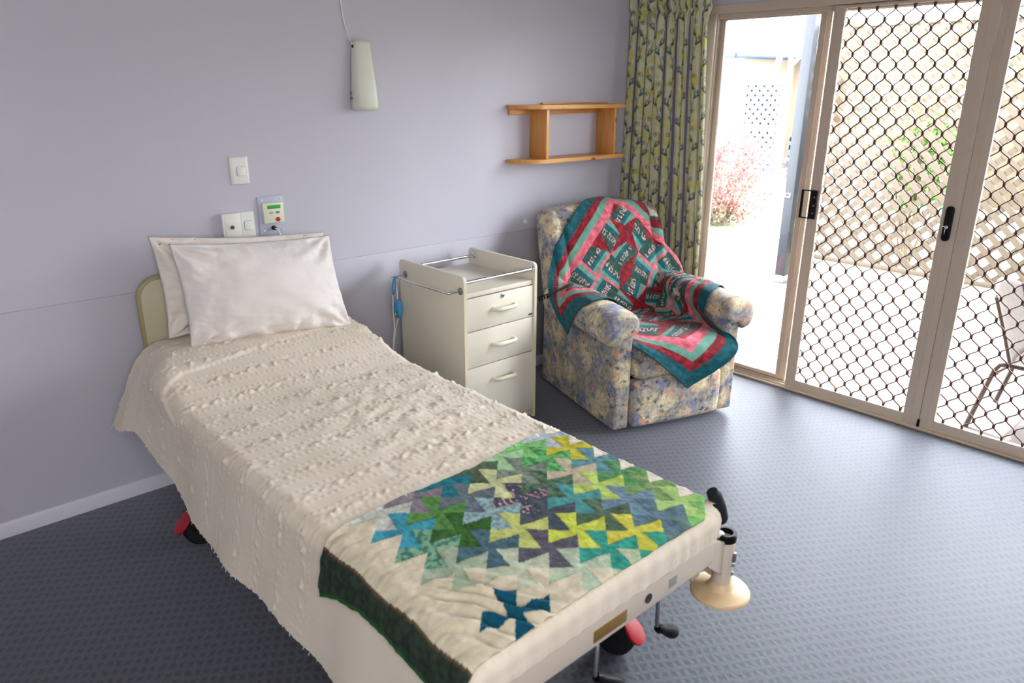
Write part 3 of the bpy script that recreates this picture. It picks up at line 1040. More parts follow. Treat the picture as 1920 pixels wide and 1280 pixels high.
# ------------------------------------------------------------------ hospital bed
t = thing('hospital_bed', 'cream enamelled hospital bed with castors standing headboard to the wall', 'bed', (1.14, 1.95, 0))
hb = prism('headboard', rounded_rect(0.800, 1.602, 0.26, 0.930, 0.075, 8, (0, 0, 1, 1)), 3.072, 3.094, 'Y', M_BEDBOARD, t, 0.002)
bm = bmesh.new()
pts = [(x, 3.083, z) for x, z in rounded_rect(0.799, 1.603, 0.26, 0.931, 0.076, 8, (0, 0, 1, 1))]
add_tube(bm, pts, 0.0125, 8, closed=True)
bm_obj('edging', bm, M_BEDEDGE, hb, smooth=60)
for x in (0.745, 1.50):
    box('side_rail', x, x + 0.035, 0.92, 3.07, 0.385, 0.432, M_BED, t, 0.004)
for y in (1.25, 2.05, 2.85):
    box('cross_member', 0.78, 1.50, y, y + 0.04, 0.40, 0.43, M_BED, t, 0.003)
fr = box('foot_rail', 0.700, 1.530, 0.879, 0.915, 0.452, 0.525, M_BED, t, 0.006, 3)
box('nameplate', 1.050, 1.165, 0.877, 0.880, 0.468, 0.500, M_BRONZE, fr, 0.001)
lathe('bolt_recess', [(0.013, 0.0), (0.013, -0.002), (0.009, -0.002), (0.008, -0.0005)], (1.247, 0.879, 0.488), M_DKHOLE, fr, 18, 'Y')
box('sticker', 1.330, 1.362, 0.8778, 0.8795, 0.474, 0.500, M_GREYTAB, fr, 0.0005)
for sx, x0 in ((1, 1.532), (-1, 0.698)):
    px, py = 1.14 + sx * 0.485, 0.905
    bm = bmesh.new()
    add_lathe(bm, [(0.027, 0.335), (0.028, 0.340), (0.028, 0.478), (0.0265, 0.480)], (px, py, 0), 24)
    po = bm_obj('corner_post', bm, M_BED, t, smooth=40)
    lathe('socket_ring', [(0.030, 0.474), (0.030, 0.494), (0.027, 0.497), (0.0195, 0.497), (0.0185, 0.440)], (px, py, 0), M_BLACK, po, 24)
    # bracket from the rail to the post
    a, b = (x0 - sx * 0.02), px
    bm = bmesh.new()
    poly = [(a, 0.520), (b, 0.470), (b, 0.352), (a + sx * 0.02, 0.430), (a, 0.452)]
    if sx < 0:
        poly = poly[::-1]
    add_prism(bm, poly, py - 0.014, py + 0.012, 'Y', 0.003)
    bm_obj('bracket', bm, M_BED, po, smooth=40)
    dsc = lathe('bumper_disc', [(0.010, 0.296), (0.078, 0.296), (0.0835, 0.300), (0.0835, 0.307), (0.080, 0.311), (0.044, 0.316), (0.036, 0.322), (0.031, 0.334), (0.028, 0.338), (0.010, 0.338)], (px, py, 0), M_DISC, t, 40)
    for dz in (0.372, 0.400, 0.432):
        lathe('screw', [(0.006, 0.0), (0.006, -0.004), (0.004, -0.006)], (px + 0.006, py - 0.026, dz), M_STEEL, po, 10, 'Y')
    if sx > 0:
        box('clip', px - 0.002, px + 0.012, py - 0.034, py - 0.024, 0.412, 0.440, M_STEEL, po, 0.002)
        tube('upper_stay', [(1.50, 0.935, 0.535), (1.56, 0.925, 0.522), (1.612, 0.912, 0.488)], 0.012, M_WHITE, po, 10)
        gp = tube('hand_grip', [(1.596, 0.945, 0.616), (1.606, 0.940, 0.600), (1.622, 0.936, 0.560), (1.632, 0.934, 0.526), (1.635, 0.933, 0.514)], [0.016, 0.020, 0.0225, 0.0235, 0.018], M_GRIP, t, 18)
# castors with red brake pedals, and the legs they carry
for (x, y, rz) in ((1.490, 1.170, 0.2), (0.790, 1.170, 2.9), (0.768, 2.600, 4.71), (1.490, 2.60, 0.5)):
    bm = bmesh.new()
    add_box(bm, x - 0.02, x + 0.02, y - 0.02, y + 0.02, 0.16, 0.40, 0.004)
    lg = bm_obj('leg', bm, M_BED, t, smooth=40)
    ct = bpy.data.objects.new('castor', None)
    bm = bmesh.new()
    add_lathe(bm, [(0.030, -0.030), (0.066, -0.028), (0.074, -0.020), (0.076, 0.0), (0.074, 0.020), (0.066, 0.028), (0.030, 0.030)], (0, 0, 0.076), 28, 'Y')
    add_lathe(bm, [(0.012, 0.12), (0.030, 0.14), (0.034, 0.165), (0.020, 0.170)], (0, 0, 0), 20)
    add_prism(bm, [(-0.055, 0.075), (-0.030, 0.135), (0.035, 0.150), (0.060, 0.115), (0.040, 0.070)], -0.036, 0.036, 'Y', 0.006)
    Mx = Matrix.Translation((x, y, 0)) @ Matrix.Rotation(rz - PI / 2, 4, 'Z')
    bm.transform(Mx)
    cs = bm_obj('castor', bm, M_RUBBER, t, smooth=40)
    bm = bmesh.new()
    # paddle pedal, tipped forward over the wheel
    vs = []
    outl = [(0.026, 0.0), (0.032, 0.02), (0.034, 0.045), (0.028, 0.068), (0.012, 0.080), (-0.012, 0.080), (-0.028, 0.068), (-0.034, 0.045), (-0.032, 0.02), (-0.026, 0.0), (-0.014, -0.01), (-0.013, -0.035), (0.013, -0.035), (0.014, -0.01)]
    add_prism(bm, outl, -0.005, 0.005, 'Z', 0.002)
    bm.transform(Matrix.Translation((x, y, 0)) @ Matrix.Rotation(rz - PI / 2 - PI / 2, 4, 'Z') @ Matrix.Translation((0, 0.045, 0.135)) @ Matrix.Rotation(math.radians(-48), 4, 'X'))
    bm_obj('brake_pedal', bm, M_RED, cs, smooth=40)
# winding handles under the foot rail
def crank(pts, hp, hd):
    k = tube('crank', pts, 0.0055, M_STEEL, t, 10)
    hp, hd = Vector(hp), Vector(hd).normalized()
    sec = [(0.0, 0.010), (0.012, 0.014), (0.030, 0.0115), (0.060, 0.0165), (0.085, 0.020), (0.100, 0.0185), (0.106, 0.012)]
    bm = bmesh.new()
    add_tube(bm, [hp + hd * a for a, _ in sec], [b for _, b in sec], 16)
    g = bm_obj('crank_grip', bm, M_BLACK, k, smooth=60)
    lathe('grip_screw', [(0.005, 0), (0.005, 0.003)], tuple(hp + hd * 0.107), M_CHROME, g, 10)
crank([(1.385, 1.02, 0.425), (1.388, 0.955, 0.415), (1.389, 0.948, 0.40), (1.388, 0.945, 0.30), (1.390, 0.945, 0.285)], (1.392, 0.945, 0.278), (0.82, 0.02, -0.60))
crank([(1.070, 1.00, 0.47), (1.072, 0.90, 0.455), (1.073, 0.886, 0.445), (1.068, 0.885, 0.370), (1.069, 0.885, 0.362)], (1.072, 0.885, 0.356), (0.75, -0.05, -0.62))

mt = thing('mattress', 'bed mattress hidden below the cream coverlet', 'mattress', (1.14, 2.0, 0.432))
bm = bmesh.new()
add_box(bm, 0.735, 1.555, 0.925, 3.050, 0.434, 0.572, 0.045, 4)
bm_obj('ticking', bm, M_SHEET, mt, smooth=50)

# ------------------------------------------------------------------ coverlet
RS = 0.052                 # fold radius along the sides
YF, RF = 0.908, 0.032      # where the top starts to turn down at the foot

def bed_surface(u, v):
    """u: across, 0 where the left fold starts, WTOP where the right one does; v: along, < YF bends over the foot.
    returns base positions"""
    y = np.maximum(v, YF)
    head = sstep(2.60, 3.03, y)
    rs = RS + 0.10 * head
    x0 = 0.748 + 0.115 * head
    WT = 1.568 - 0.748
    H = 0.598 + 0.078 * sstep(2.35, 2.80, y) + 0.006 * sstep(0.0, 0.3, u) * sstep(WT, WT - 0.3, u)
    # left side
    q = np.maximum(-u, 0)
    amax = math.radians(80) - math.radians(16) * head
    la = rs * amax
    a = np.minimum(q, la) / rs
    rest = np.maximum(q - la, 0)
    dxl = rs * np.sin(a) + rest * np.cos(amax)
    dzl = rs * (1 - np.cos(a)) + rest * np.sin(amax)
    # right side
    q2 = np.maximum(u - WT, 0)
    la2 = RS * math.radians(84)
    a2 = np.minimum(q2, la2) / RS
    rest2 = np.maximum(q2 - la2, 0)
    dxr = RS * np.sin(a2) + rest2 * math.cos(math.radians(84))
    dzr = RS * (1 - np.cos(a2)) + rest2 * math.sin(math.radians(84))
    uu = np.clip(u, 0, WT)
    x = x0 + uu * (1.568 - x0) / WT - dxl + dxr
    # foot
    p = np.maximum(YF - v, 0)
    lf = RF * PI / 2
    af = np.minimum(p, lf) / RF
    dyf = RF * np.sin(af)
    dzf = RF * (1 - np.cos(af)) + np.maximum(p - lf, 0)
    z = H - dzl - dzr - dzf
    y = y - dyf
    # soft hanging waves on the left drop
    wv = (rest / 0.3) * (0.009 * np.sin(y * 7.0 + 0.6) + 0.005 * np.sin(y * 19.0 + 2.0))
    x = x - wv
    x = x + (rest2 / 0.3) * 0.008 * np.sin(y * 17.0)
    return np.stack([x, y, z], -1)

def normals_of(V):
    du = np.gradient(V, axis=0)
    dv = np.gradient(V, axis=1)
    n = np.cross(du, dv)
    n /= np.linalg.norm(n, axis=-1, keepdims=True) + 1e-12
    return n
WTOP = 1.568 - 0.748

def coverlet():
    nu, nv = 280, 380
    g = np.linspace(0, 1, nu)[:, None] * np.ones((1, nv))
    vv = np.linspace(0, 1, nv)[None, :] * np.ones((nu, 1))
    vv = 0.815 + vv * (3.055 - 0.815)
    drop = 0.362 + 0.008 * np.sin(vv * 9.0 + 1.0) + 0.012 * pnoise(vv * 3.3, vv * 0 + 2.5, 3) - 0.045 * sstep(2.3, 2.55, vv) + 0.095 * sstep(2.80, 3.03, vv)
    uu = -drop + g * (drop + WTOP + 0.30)
    # the foot turn stops short of the right corner, where the side drop begins
    vmin = 0.815 + (0.925 - 0.815) * sstep(WTOP - 0.045, WTOP + 0.005, uu)
    vv = vmin + (vv - 0.815) / (3.055 - 0.815) * (3.055 - vmin)
    V = bed_surface(uu, vv)
    N = normals_of(V)
    # crease where the turned-back layer ends
    xc = np.clip(uu, -0.08, WTOP) + 0.748
    yc = np.interp(xc, [0.66, 0.70, 0.79, 0.95, 1.22, 1.57], [2.47, 2.60, 2.672, 2.69, 2.745, 2.81])
    yc = yc - 0.05 * sstep(-0.08, -0.4, uu)
    step = sstep(-0.010, 0.006, vv - yc)
    d = 0.007 * step * (0.30 + 0.70 * sstep(0.75, 0.1, uu)) * sstep(-0.20, -0.05, uu)
    d += 0.002 * np.exp(-((vv - yc - 0.03) / 0.05) ** 2) * sstep(0.35, 0.0, uu) * sstep(-0.16, -0.04, uu)
    # woven rows: tufted bands and dotted lines across the bed
    per = 0.128
    skew = vv - 0.012 * (uu / WTOP)
    r = (skew - 1.560) / per
    fr = r - np.round(r)
    band = np.exp(-(fr * per / 0.015) ** 2)
    tuft = np.clip(fbm(uu * 46, vv * 60, 31, 2) - 0.02, 0, 1.2)
    d += 0.0150 * band * tuft
    side = np.abs(np.abs(fr) - 0.27)
    dots = np.exp(-(side * per / 0.0045) ** 2) * (0.5 + 0.5 * np.cos(2 * PI * uu / 0.021 + 6 * np.round(r)))
    d += 0.0036 * dots
    # crumples, strongest in the middle of the bed
    mid = np.exp(-((uu - 0.55) / 0.28) ** 2 - ((vv - 1.95) / 0.42) ** 2)
    cr = fbm(uu * 9 + vv * 2.5, vv * 13 - uu * 5, 51, 3)
    d += 0.0095 * mid * np.clip(np.abs(cr) ** 0.8, 0, 1.1) * np.sign(cr) * 0.7
    d += 0.0022 * fbm(uu * 6, vv * 5, 61, 3)
    pit = pnoise(uu * 9 + 3, vv * 14, 71)
    d -= 0.030 * np.clip(pit - 0.50, 0, 1) * sstep(0.1, 0.4, uu)
    d = d * np.where(uu < -0.1, 0.55, 1.0)
    d = np.where(vv < YF, d * 0.6, d)
    under = sstep(1.50, 1.40, vv) * sstep(YF - 0.02, YF + 0.01, vv)
    d = d * (1 - 0.9 * under) - 0.003 * under
    # small puckers along the foot turn
    d += 0.0012 * np.sin(uu * 110 + 3 * pnoise(uu * 8, vv * 0, 5)) * sstep(YF + 0.01, YF - 0.06, vv)
    V = V + N * d[..., None]
    # ragged hem
    hem = (0.006 * pnoise(vv[0] * 60, vv[0] * 0 + 1.2, 9))
    V[0, :, 2] += hem
    V[-1, :, 2] += hem
    t = thing('coverlet', 'cream textured cotton coverlet spread over the whole bed', 'bedspread', (1.14, 2.0, 0.58))
    nt = NT('cream_coverlet')
    v = nt.coord()
    nz = nt.noise(v, 5, 3)
    c = nt.ramp(nz.outputs['Fac'], [(0.3, rgb(224, 211, 192)), (0.7, rgb(232, 220, 204))])
    nt.l(c, nt.b.inputs['Base Color'])
    nt.b.inputs['Roughness'].default_value = 0.9
    nt.b.inputs['Specular IOR Level'].default_value = 0.15
    nt.b.inputs['Sheen Weight'].default_value = 0.15
    n2 = nt.noise(v, 260, 3)
    nt.bump(n2.outputs['Fac'], 0.2, 0.002)
    o = grid_mesh('cloth', V, nt.m, t)
    # fringe threads at the head end corner
    bm = bmesh.new()
    rr = random.Random(4)
    for k in range(46):
        f = k / 46
        i = int(f * 75)
        p = V[i, -1]
        j = Vector((rr.uniform(-.012, .004), rr.uniform(-0.004, .010), rr.uniform(-.022, -.006)))
        a = Vector(p)
        add_tube(bm, [a, a + j * 0.5, a + j + Vector((rr.uniform(-.006, .006), 0, -0.004))], 0.0011, 5)
    for k in range(60):
        i = 0
        p = Vector(V[0, int(nv * (0.12 + 0.86 * k / 60))])
        j = Vector((rr.uniform(-.004, .004), rr.uniform(-0.006, .006), rr.uniform(-.012, -.004)))
        add_tube(bm, [p, p + j * 0.5, p + j], 0.0012, 5)
    bm_obj('fringe', bm, nt.m, t, smooth=60)['kind'] = 'stuff'
coverlet()

# ------------------------------------------------------------------ patchwork runner on the foot of the bed
def bed_quilt():
    nu, nv = 330, 230
    g = np.linspace(0, 1, nu)[:, None] * np.ones((1, nv))
    f = np.linspace(0, 1, nv)[None, :] * np.ones((nu, 1))
    # side drop of the left border varies along the bed
    y_l = 0.878 + (1.446 - 0.878) * f
    drop = np.interp(y_l, [0.87, 1.0, 1.1, 1.26, 1.36, 1.46], [0.150, 0.128, 0.118, 0.112, 0.135, 0.178])
    uL = -drop
    uR = WTOP + 0.002
    uu = uL + g * (uR - uL)
    xf = 0.748 + uu
    ytop = np.interp(xf, [0.55, 0.69, 0.77, 0.90, 1.22, 1.43, 1.64], [1.452, 1.446, 1.480, 1.487, 1.484, 1.520, 1.550])
    y0 = 0.893 + 0.050 * sstep(WTOP - 0.09, WTOP, uu)
    vv = y0 + f * (ytop - y0)
    V = bed_surface(uu, vv)
    N = normals_of(V)
    d = 0.0085 + 0.0028 * fbm(uu * 9, vv * 9, 81, 3) + 0.0028 * fbm(uu * 26 + vv * 9, vv * 34, 91, 3)
    d += 0.004 * sstep(0.02, -0.02, uu) * np.abs(pnoise(vv * 22, uu * 7, 95))
    # gathers on the cream panel near the left foot corner
    ga = np.exp(-((uu - 0.10) / 0.12) ** 2) * sstep(1.25, 1.0, vv)
    d += 0.0065 * ga * np.sin((uu * 0.9 + vv * 0.5) * 150 + 3 * pnoise(uu * 8, vv * 8, 97))
    # turned-under head edge
    d += 0.004 * np.exp(-((ytop - vv) / 0.008) ** 2)
    V = V + N * d[..., None]
    # ---- pattern
    P, Q = 0.1060, 0.1035
    ci = (xf - 0.872) / P
    rj = (1.462 + 0.006 * ci - vv) / Q
    i0, j0 = np.floor(ci).astype(int), np.floor(rj).astype(int)
    a, b = ci - i0, 1 - (rj - j0)      # a to the right, b towards the head, cell lower row is j0+1
    bottom = (b <= a) & (b <= 1 - a)
    right = (b <= a) & (b > 1 - a)
    top = (b > a) & (b > 1 - a)
    ki = np.where(bottom, i0 + 1, np.where(right, i0 + 1, i0))
    kj = np.where(bottom, j0 + 1, np.where(right, j0, np.where(top, j0, j0 + 1)))
    # arms keep some width at the hub: swing each dividing seam about its middle
    WH = 0.15
    e_, n_ = np.where(bottom, a, np.where(right, b, np.where(top, 1 - a, 1 - b))), np.where(bottom, b, np.where(right, 1 - a, np.where(top, 1 - b, a)))
    flip = n_ < WH * (1 - 2 * e_)
    ki = np.where(flip, np.where(bottom, i0, np.where(right, i0 + 1, np.where(top, i0 + 1, i0))), ki)
    kj = np.where(flip, np.where(bottom, j0 + 1, np.where(right, j0 + 1, j0)), kj)
    BG = (214, 202, 176)
    BG2 = (226, 212, 196)
    T = {
        (0, 0): ((182, 190, 180), (206, 206, 196)), (1, 0): ((136, 126, 134), (118, 110, 120)), (2, 0): ((18, 122, 136), (12, 100, 118)),
        (3, 0): ((88, 104, 78), (70, 84, 62)), (4, 0): ((160, 206, 152), (142, 190, 134)), (5, 0): ((126, 196, 116), (96, 176, 92)), (6, 0): ((176, 186, 188), (156, 168, 172)),
        (0, 1): ((60, 160, 184), (44, 140, 168)), (1, 1): ((92, 150, 72), (74, 130, 58)), (2, 1): ((104, 116, 128), (90, 102, 116)),
        (3, 1): ((202, 206, 152), (186, 192, 136)), (4, 1): ((126, 138, 126), (96, 112, 98)), (5, 1): ((98, 180, 96), (58, 138, 76)), (6, 1): ((196, 188, 42), (178, 170, 30)),
        (0, 2): ((122, 176, 138), (64, 120, 108)), (1, 2): ((54, 108, 40), (40, 88, 30)), (2, 2): ((146, 176, 180), (110, 138, 148)),
        (3, 2): ((70, 74, 90), (214, 134, 138)), (4, 2): ((84, 116, 92), (54, 88, 66)), (5, 2): ((190, 178, 150), (172, 160, 134)), (6, 2): ((86, 140, 148), (72, 122, 132)),
        (0, 3): ((158, 176, 150), (172, 186, 158)), (1, 3): ((72, 108, 124), (58, 92, 108)), (2, 3): ((196, 204, 110), (176, 186, 92)),
        (3, 3): ((72, 82, 96), (60, 70, 84)), (4, 3): ((70, 152, 150), (54, 134, 136)), (5, 3): ((182, 204, 96), (158, 188, 80)), (6, 3): ((84, 148, 84), (66, 126, 70)),
        (0, 4): (BG, BG), (1, 4): ((184, 194, 166), (196, 202, 178)), (2, 4): ((92, 88, 104), (78, 74, 90)),
        (3, 4): ((204, 214, 74), (186, 198, 60)), (4, 4): ((78, 104, 78), (64, 88, 66)), (5, 4): ((106, 138, 158), (92, 122, 146)), (6, 4): ((120, 156, 88), (104, 140, 74)),
        (0, 5): ((0, 88, 116), (0, 76, 104)), (1, 5): (BG, BG), (2, 5): ((168, 188, 162), (186, 200, 172)),
        (3, 5): ((42, 160, 140), (30, 142, 124)), (4, 5): ((208, 202, 62), (194, 186, 50)), (5, 5): ((88, 120, 134), (74, 104, 120)), (6, 5): ((166, 200, 112), (146, 186, 98)),
        (1, 6): (BG, BG), (2, 6): (BG, BG), (3, 6): ((170, 190, 150), (186, 200, 166)), (4, 6): ((40, 160, 130), (40, 150, 120)), (5, 6): ((90, 120, 120), (80, 110, 110)), (6, 6): ((120, 190, 100), (110, 180, 90)),
    }
    C = np.zeros((nu, nv, 3))
    C[:] = BG
    C = np.where((ci > 4.5)[..., None], np.array(BG2, float), C)
    mott = fbm(xf * 60, vv * 60, 101, 3)
    fine = fbm(xf * 130, vv * 25, 103, 2)
    for (i, j), (c1, c2) in T.items():
        m = (ki == i) & (kj == j)
        if not m.any():
            continue
        big = (i, j) in ((0, 2), (5, 1), (4, 2), (2, 2), (0, 0), (5, 0))
        k = sstep(-0.15, 0.35, (mott if big else 0.5 * mott + 0.5 * fine))[..., None]
        col = np.array(c1, float) * (1 - k) + np.array(c2, float) * k
        if (i, j) == (3, 2):
            # printed pencil-like dashes on slate
            dash = (np.sin(xf * 330 + 2 * np.sin(vv * 90)) > 0.55) & (pnoise(xf * 40, vv * 26, 107) > 0.05)
            col = np.where(dash[..., None], np.array((206, 138, 142), float), np.array((68, 72, 88), float))
            col = np.where(((pnoise(xf * 90, vv * 90, 109) > 0.45))[..., None], np.array((170, 170, 180), float), col)
        C = np.where(m[..., None], col, C)
    # seams
    e = np.abs(n_ - WH * (1 - 2 * e_)) * 0.8
    patch = np.abs(C - np.array(BG, float)).sum(-1) > 30
    C *= (1 - np.where(patch, 0.14, 0.03) * np.exp(-(e / 0.03) ** 2))[..., None]
    # cream field tone
    grey = C.mean(-1, keepdims=True)
    C = grey + (C - grey) * 0.90
    C *= (1 + 0.05 * fbm(xf * 18, vv * 18, 111, 3))[..., None]
    # left border: dark green batik with a bright green binding at the hem
    ub = 0.704 + 0.003 * np.sin(vv * 30) - 0.748
    dk = np.stack([44 + 12 * mott, 56 + 14 * mott, 46 + 10 * mott], -1)
    C = np.where((uu < ub)[..., None], dk, C)
    C = np.where(((uu < ub + 0.004) & (uu > ub - 0.002))[..., None], np.array((92, 76, 56), float), C)
    C = np.where((uu < uL + 0.010)[..., None], np.array((34, 92, 40), float), C)
    # foot edge binding near the right corner
    C = np.where(((f < 0.05) & (xf > 1.55))[..., None], np.array((128, 192, 104), float), C)
    t = thing('patchwork_quilt', 'green and blue pinwheel patchwork quilt across the foot of the bed', 'quilt', (1.14, 1.18, 0.61))
    o = grid_mesh('patchwork', V, vcol_mat('pinwheel_patchwork', 0.85, 90, 0.07, 0.3, 300), t, linarr(np.clip(C, 0, 255)))
    solidify(o, 0.005, -1)
bed_quilt()

# ------------------------------------------------------------------ pillows
def pillow(name, label, TL, TR, BR, BL, thick_f, thick_b, mat, seed):
    TL, TR, BR, BL = (np.array(p, float) for p in (TL, TR, BR, BL))
    n, m = 110, 84
    S, T_ = np.meshgrid(np.linspace(-1, 1, n), np.linspace(-1, 1, m), indexing='ij')   # S right, T up
    def base(s, t):
        a, b = (s + 1) / 2, (t + 1) / 2
        a, b = a[..., None], b[..., None]
        return (BL * (1 - a) + BR * a) * (1 - b) + (TL * (1 - a) + TR * a) * b
    # edges draw in between the pointed corners
    s2 = S * (1 - 0.045 * (1 - T_ ** 2))
    t2 = T_ * (1 - 0.060 * (1 - S ** 2))
    B = base(s2, t2)
    nrm = np.cross(TR - TL, TL - BL)
    nrm /= np.linalg.norm(nrm)
    prof = (np.clip(1 - np.abs(S) ** 2.2, 0, 1) ** 0.7) * (np.clip(1 - np.abs(T_) ** 2.0, 0, 1) ** 0.7)
    edge = np.clip(1 - prof, 0, 1)
    ang = np.arctan2(T_, S)
    rad = np.hypot(S, T_)
    wr = 0.014 * edge ** 1.2 * fbm(S * 5 + seed, T_ * 5, seed, 3)
    cr = 0.0
    for cx, cy in ((-1, 1), (1, 1), (1, -1), (-1, -1)):
        dx, dy = S - cx, T_ - cy
        dist = np.hypot(dx, dy)
        cr = cr + np.sin(9 * np.arctan2(dy, dx) + 2.2 * pnoise(S * 2, T_ * 2, seed + 7)) * np.exp(-(dist / 0.55) ** 2) * np.clip(dist * 4, 0, 1)
    bot = np.sin(S * 19 + 2.5 * pnoise(S * 3, T_ * 2, seed + 2)) * np.exp(-((T_ + 0.88) / 0.17) ** 2)
    front = prof * thick_f + (wr + 0.019 * cr + 0.012 * bot) * np.clip(prof * 5, 0, 1) + 0.007 * fbm(S * 1.8, T_ * 1.8, seed + 4, 2) * prof
    back = prof * thick_b
    Vf = B + nrm * front[..., None]
    Vb = B - nrm * back[..., None]
    # hem waviness
    V = np.concatenate([Vf, Vb[::-1]], 0)
    o = grid_mesh('case', V, mat)
    t = thing(name, label, 'pillow', tuple((BL + BR) / 2))
    o.parent = t
    o.matrix_parent_inverse = INV[t.name]
    bm = bmesh.new()
    bm.from_mesh(o.data)
    bmesh.ops.remove_doubles(bm, verts=bm.verts, dist=0.0004)
    bmesh.ops.recalc_face_normals(bm, faces=bm.faces)
    bm.to_mesh(o.data)
    bm.free()
    smooth_mesh(o.data)
    return t
pillow('pillow', 'white pillow in front, leaning on the other pillow at the bed head', (0.902, 2.955, 1.085), (1.592, 2.975, 1.032), (1.556, 2.762, 0.664), (0.908, 2.893, 0.672), 0.105, 0.045, M_LINEN, 12)
pillow('pillow', 'off-white pillow behind, standing against the headboard, mostly hidden', (0.852, 3.030, 1.109), (1.594, 3.030, 1.037), (1.56, 2.975, 0.690), (0.868, 3.020, 0.690), 0.060, 0.020, M_LINEN2, 23)
# ------------------------------------------------------------------ recliner armchair
TH = -math.radians(18)
CH = (2.996, 2.039)
ch = thing('recliner_armchair', 'floral upholstered recliner armchair draped with a patchwork throw', 'armchair', (CH[0], CH[1], 0), TH, local=True)

def loft(name, secs, mat, parent, caps=True):
    """secs: list of closed rings (list of (x,y,z)) with equal counts"""
    bm = bmesh.new()
    R = [[bm.verts.new(p) for p in s] for s in secs]
    n = len(R[0])
    for A, B in zip(R, R[1:]):
        for k in range(n):
            bm.faces.new((A[k], A[(k + 1) % n], B[(k + 1) % n], B[k]))
    if caps:
        bm.faces.new(R[0][::-1])
        bm.faces.new(R[-1])
    return bm_obj(name, bm, mat, parent, smooth=60)

def soft_box(name, a0, a1, d0, d1, z0, z1, r, parent, bulge=0.0, mat=None, fn=None, n=22):
    """upholstered block: superellipsoid-cornered box with puffed faces"""
    bm = bmesh.new()
    bmesh.ops.create_cube(bm, size=2.0)
    bmesh.ops.subdivide_edges(bm, edges=bm.edges, cuts=n, use_grid_fill=True)
    hx, hy, hz = (a1 - a0) / 2, (d1 - d0) / 2, (z1 - z0) / 2
    c = Vector(((a0 + a1) / 2, (d0 + d1) / 2, (z0 + z1) / 2))
    for v in bm.verts:
        p = v.co.copy()
        q = Vector((p.x * hx, p.y * hy, p.z * hz))
        # round the corners with radius r
        core = Vector((max(-hx + r, min(hx - r, q.x)), max(-hy + r, min(hy - r, q.y)), max(-hz + r, min(hz - r, q.z))))
        dl = q - core
        if dl.length > 1e-9:
            q = core + dl.normalized() * min(dl.length, r) if dl.length > r else q
        if bulge:
            q.x += bulge * (1 - p.y ** 2) * (1 - p.z ** 2) * (1 if p.x > 0.999 else -1 if p.x < -0.999 else 0)
            q.y += bulge * (1 - p.x ** 2) * (1 - p.z ** 2) * (1 if p.y > 0.999 else -1 if p.y < -0.999 else 0)
            q.z += bulge * (1 - p.y ** 2) * (1 - p.x ** 2) * (1 if p.z > 0.999 else -1 if p.z < -0.999 else 0)
        q = q + c
        if fn:
            q = fn(q, p)
        v.co = q
    return bm_obj(name, bm, mat or M_UPH, parent, smooth=70)

# arms: upright panel plus a rolled pad overhanging the outside
for s in (-1, 1):
    a0, a1 = (0.278, 0.376)
    def bow(q, p, s=s):
        # front edge of the arm leans slightly, sides taper to the back at floor level
        q.y += 0.035 * max(0, (0.35 - q.z)) * (1 if p.y > 0.5 else 0)
        return q
    arm = soft_box('armrest', min(s * a0, s * a1), max(s * a0, s * a1), 0.0, 0.80, 0.022, 0.575, 0.020, ch, 0.004, fn=bow)
    # rolled pad
    secs = []
    prof = [(-0.030, 0.52), (-0.026, 0.80), (-0.012, 0.93), (0.01, 0.985), (0.05, 1.0), (0.20, 1.0), (0.40, 1.0), (0.55, 0.98), (0.66, 0.92)]
    for (d, k) in prof:
        ring = []
        N = 28
        for i in range(N):
            a = 2 * PI * i / N
            ca, sa = math.cos(a), math.sin(a)
            # D-shaped roll: flat inside, drooping outside
            ex = math.copysign(abs(ca) ** 0.75, ca)
            ez = math.copysign(abs(sa) ** 0.80, sa)
            x = 0.352 + 0.100 * ex * k
            z = 0.566 + (0.080 if ez > 0 else 0.092 if ca > 0 else 0.055) * ez * k
            z -= 0.012 * (0.2 if ca < 0 else 1) * max(0, ca)
            # gathers at the front end
            if d < 0.03:
                rr = 1 + 0.018 * math.sin(13 * a)
                x = 0.352 + (x - 0.352) * rr
                z = 0.566 + (z - 0.566) * rr
            z += 0.010 * math.sin(PI * min(1, max(0, d) / 0.6))
            ring.append((s * x, d, z))
        secs.append(ring if s > 0 else ring[::-1])
    loft('arm_pad', secs, M_UPH, arm)
# footrest panel and seat cushion
soft_box('footrest', -0.270, 0.270, -0.022, 0.060, 0.030, 0.275, 0.022, ch, 0.010)
def seat_fn(q, p):
    q.z -= 0.03 * max(0, q.y) * (1 if p.z > 0 else 0)
    if p.z > 0.2:
        q.z += 0.014 * math.cos(q.x / 0.27 * PI / 2) * (1 - abs(p.y) ** 4)
    return q
soft_box('seat_cushion', -0.272, 0.272, -0.030, 0.60, 0.283, 0.450, 0.045, ch, 0.008, fn=seat_fn)
soft_box('base', -0.268, 0.268, 0.06, 0.72, 0.05, 0.285, 0.01, ch, 0.0, M_BLACK, n=6)
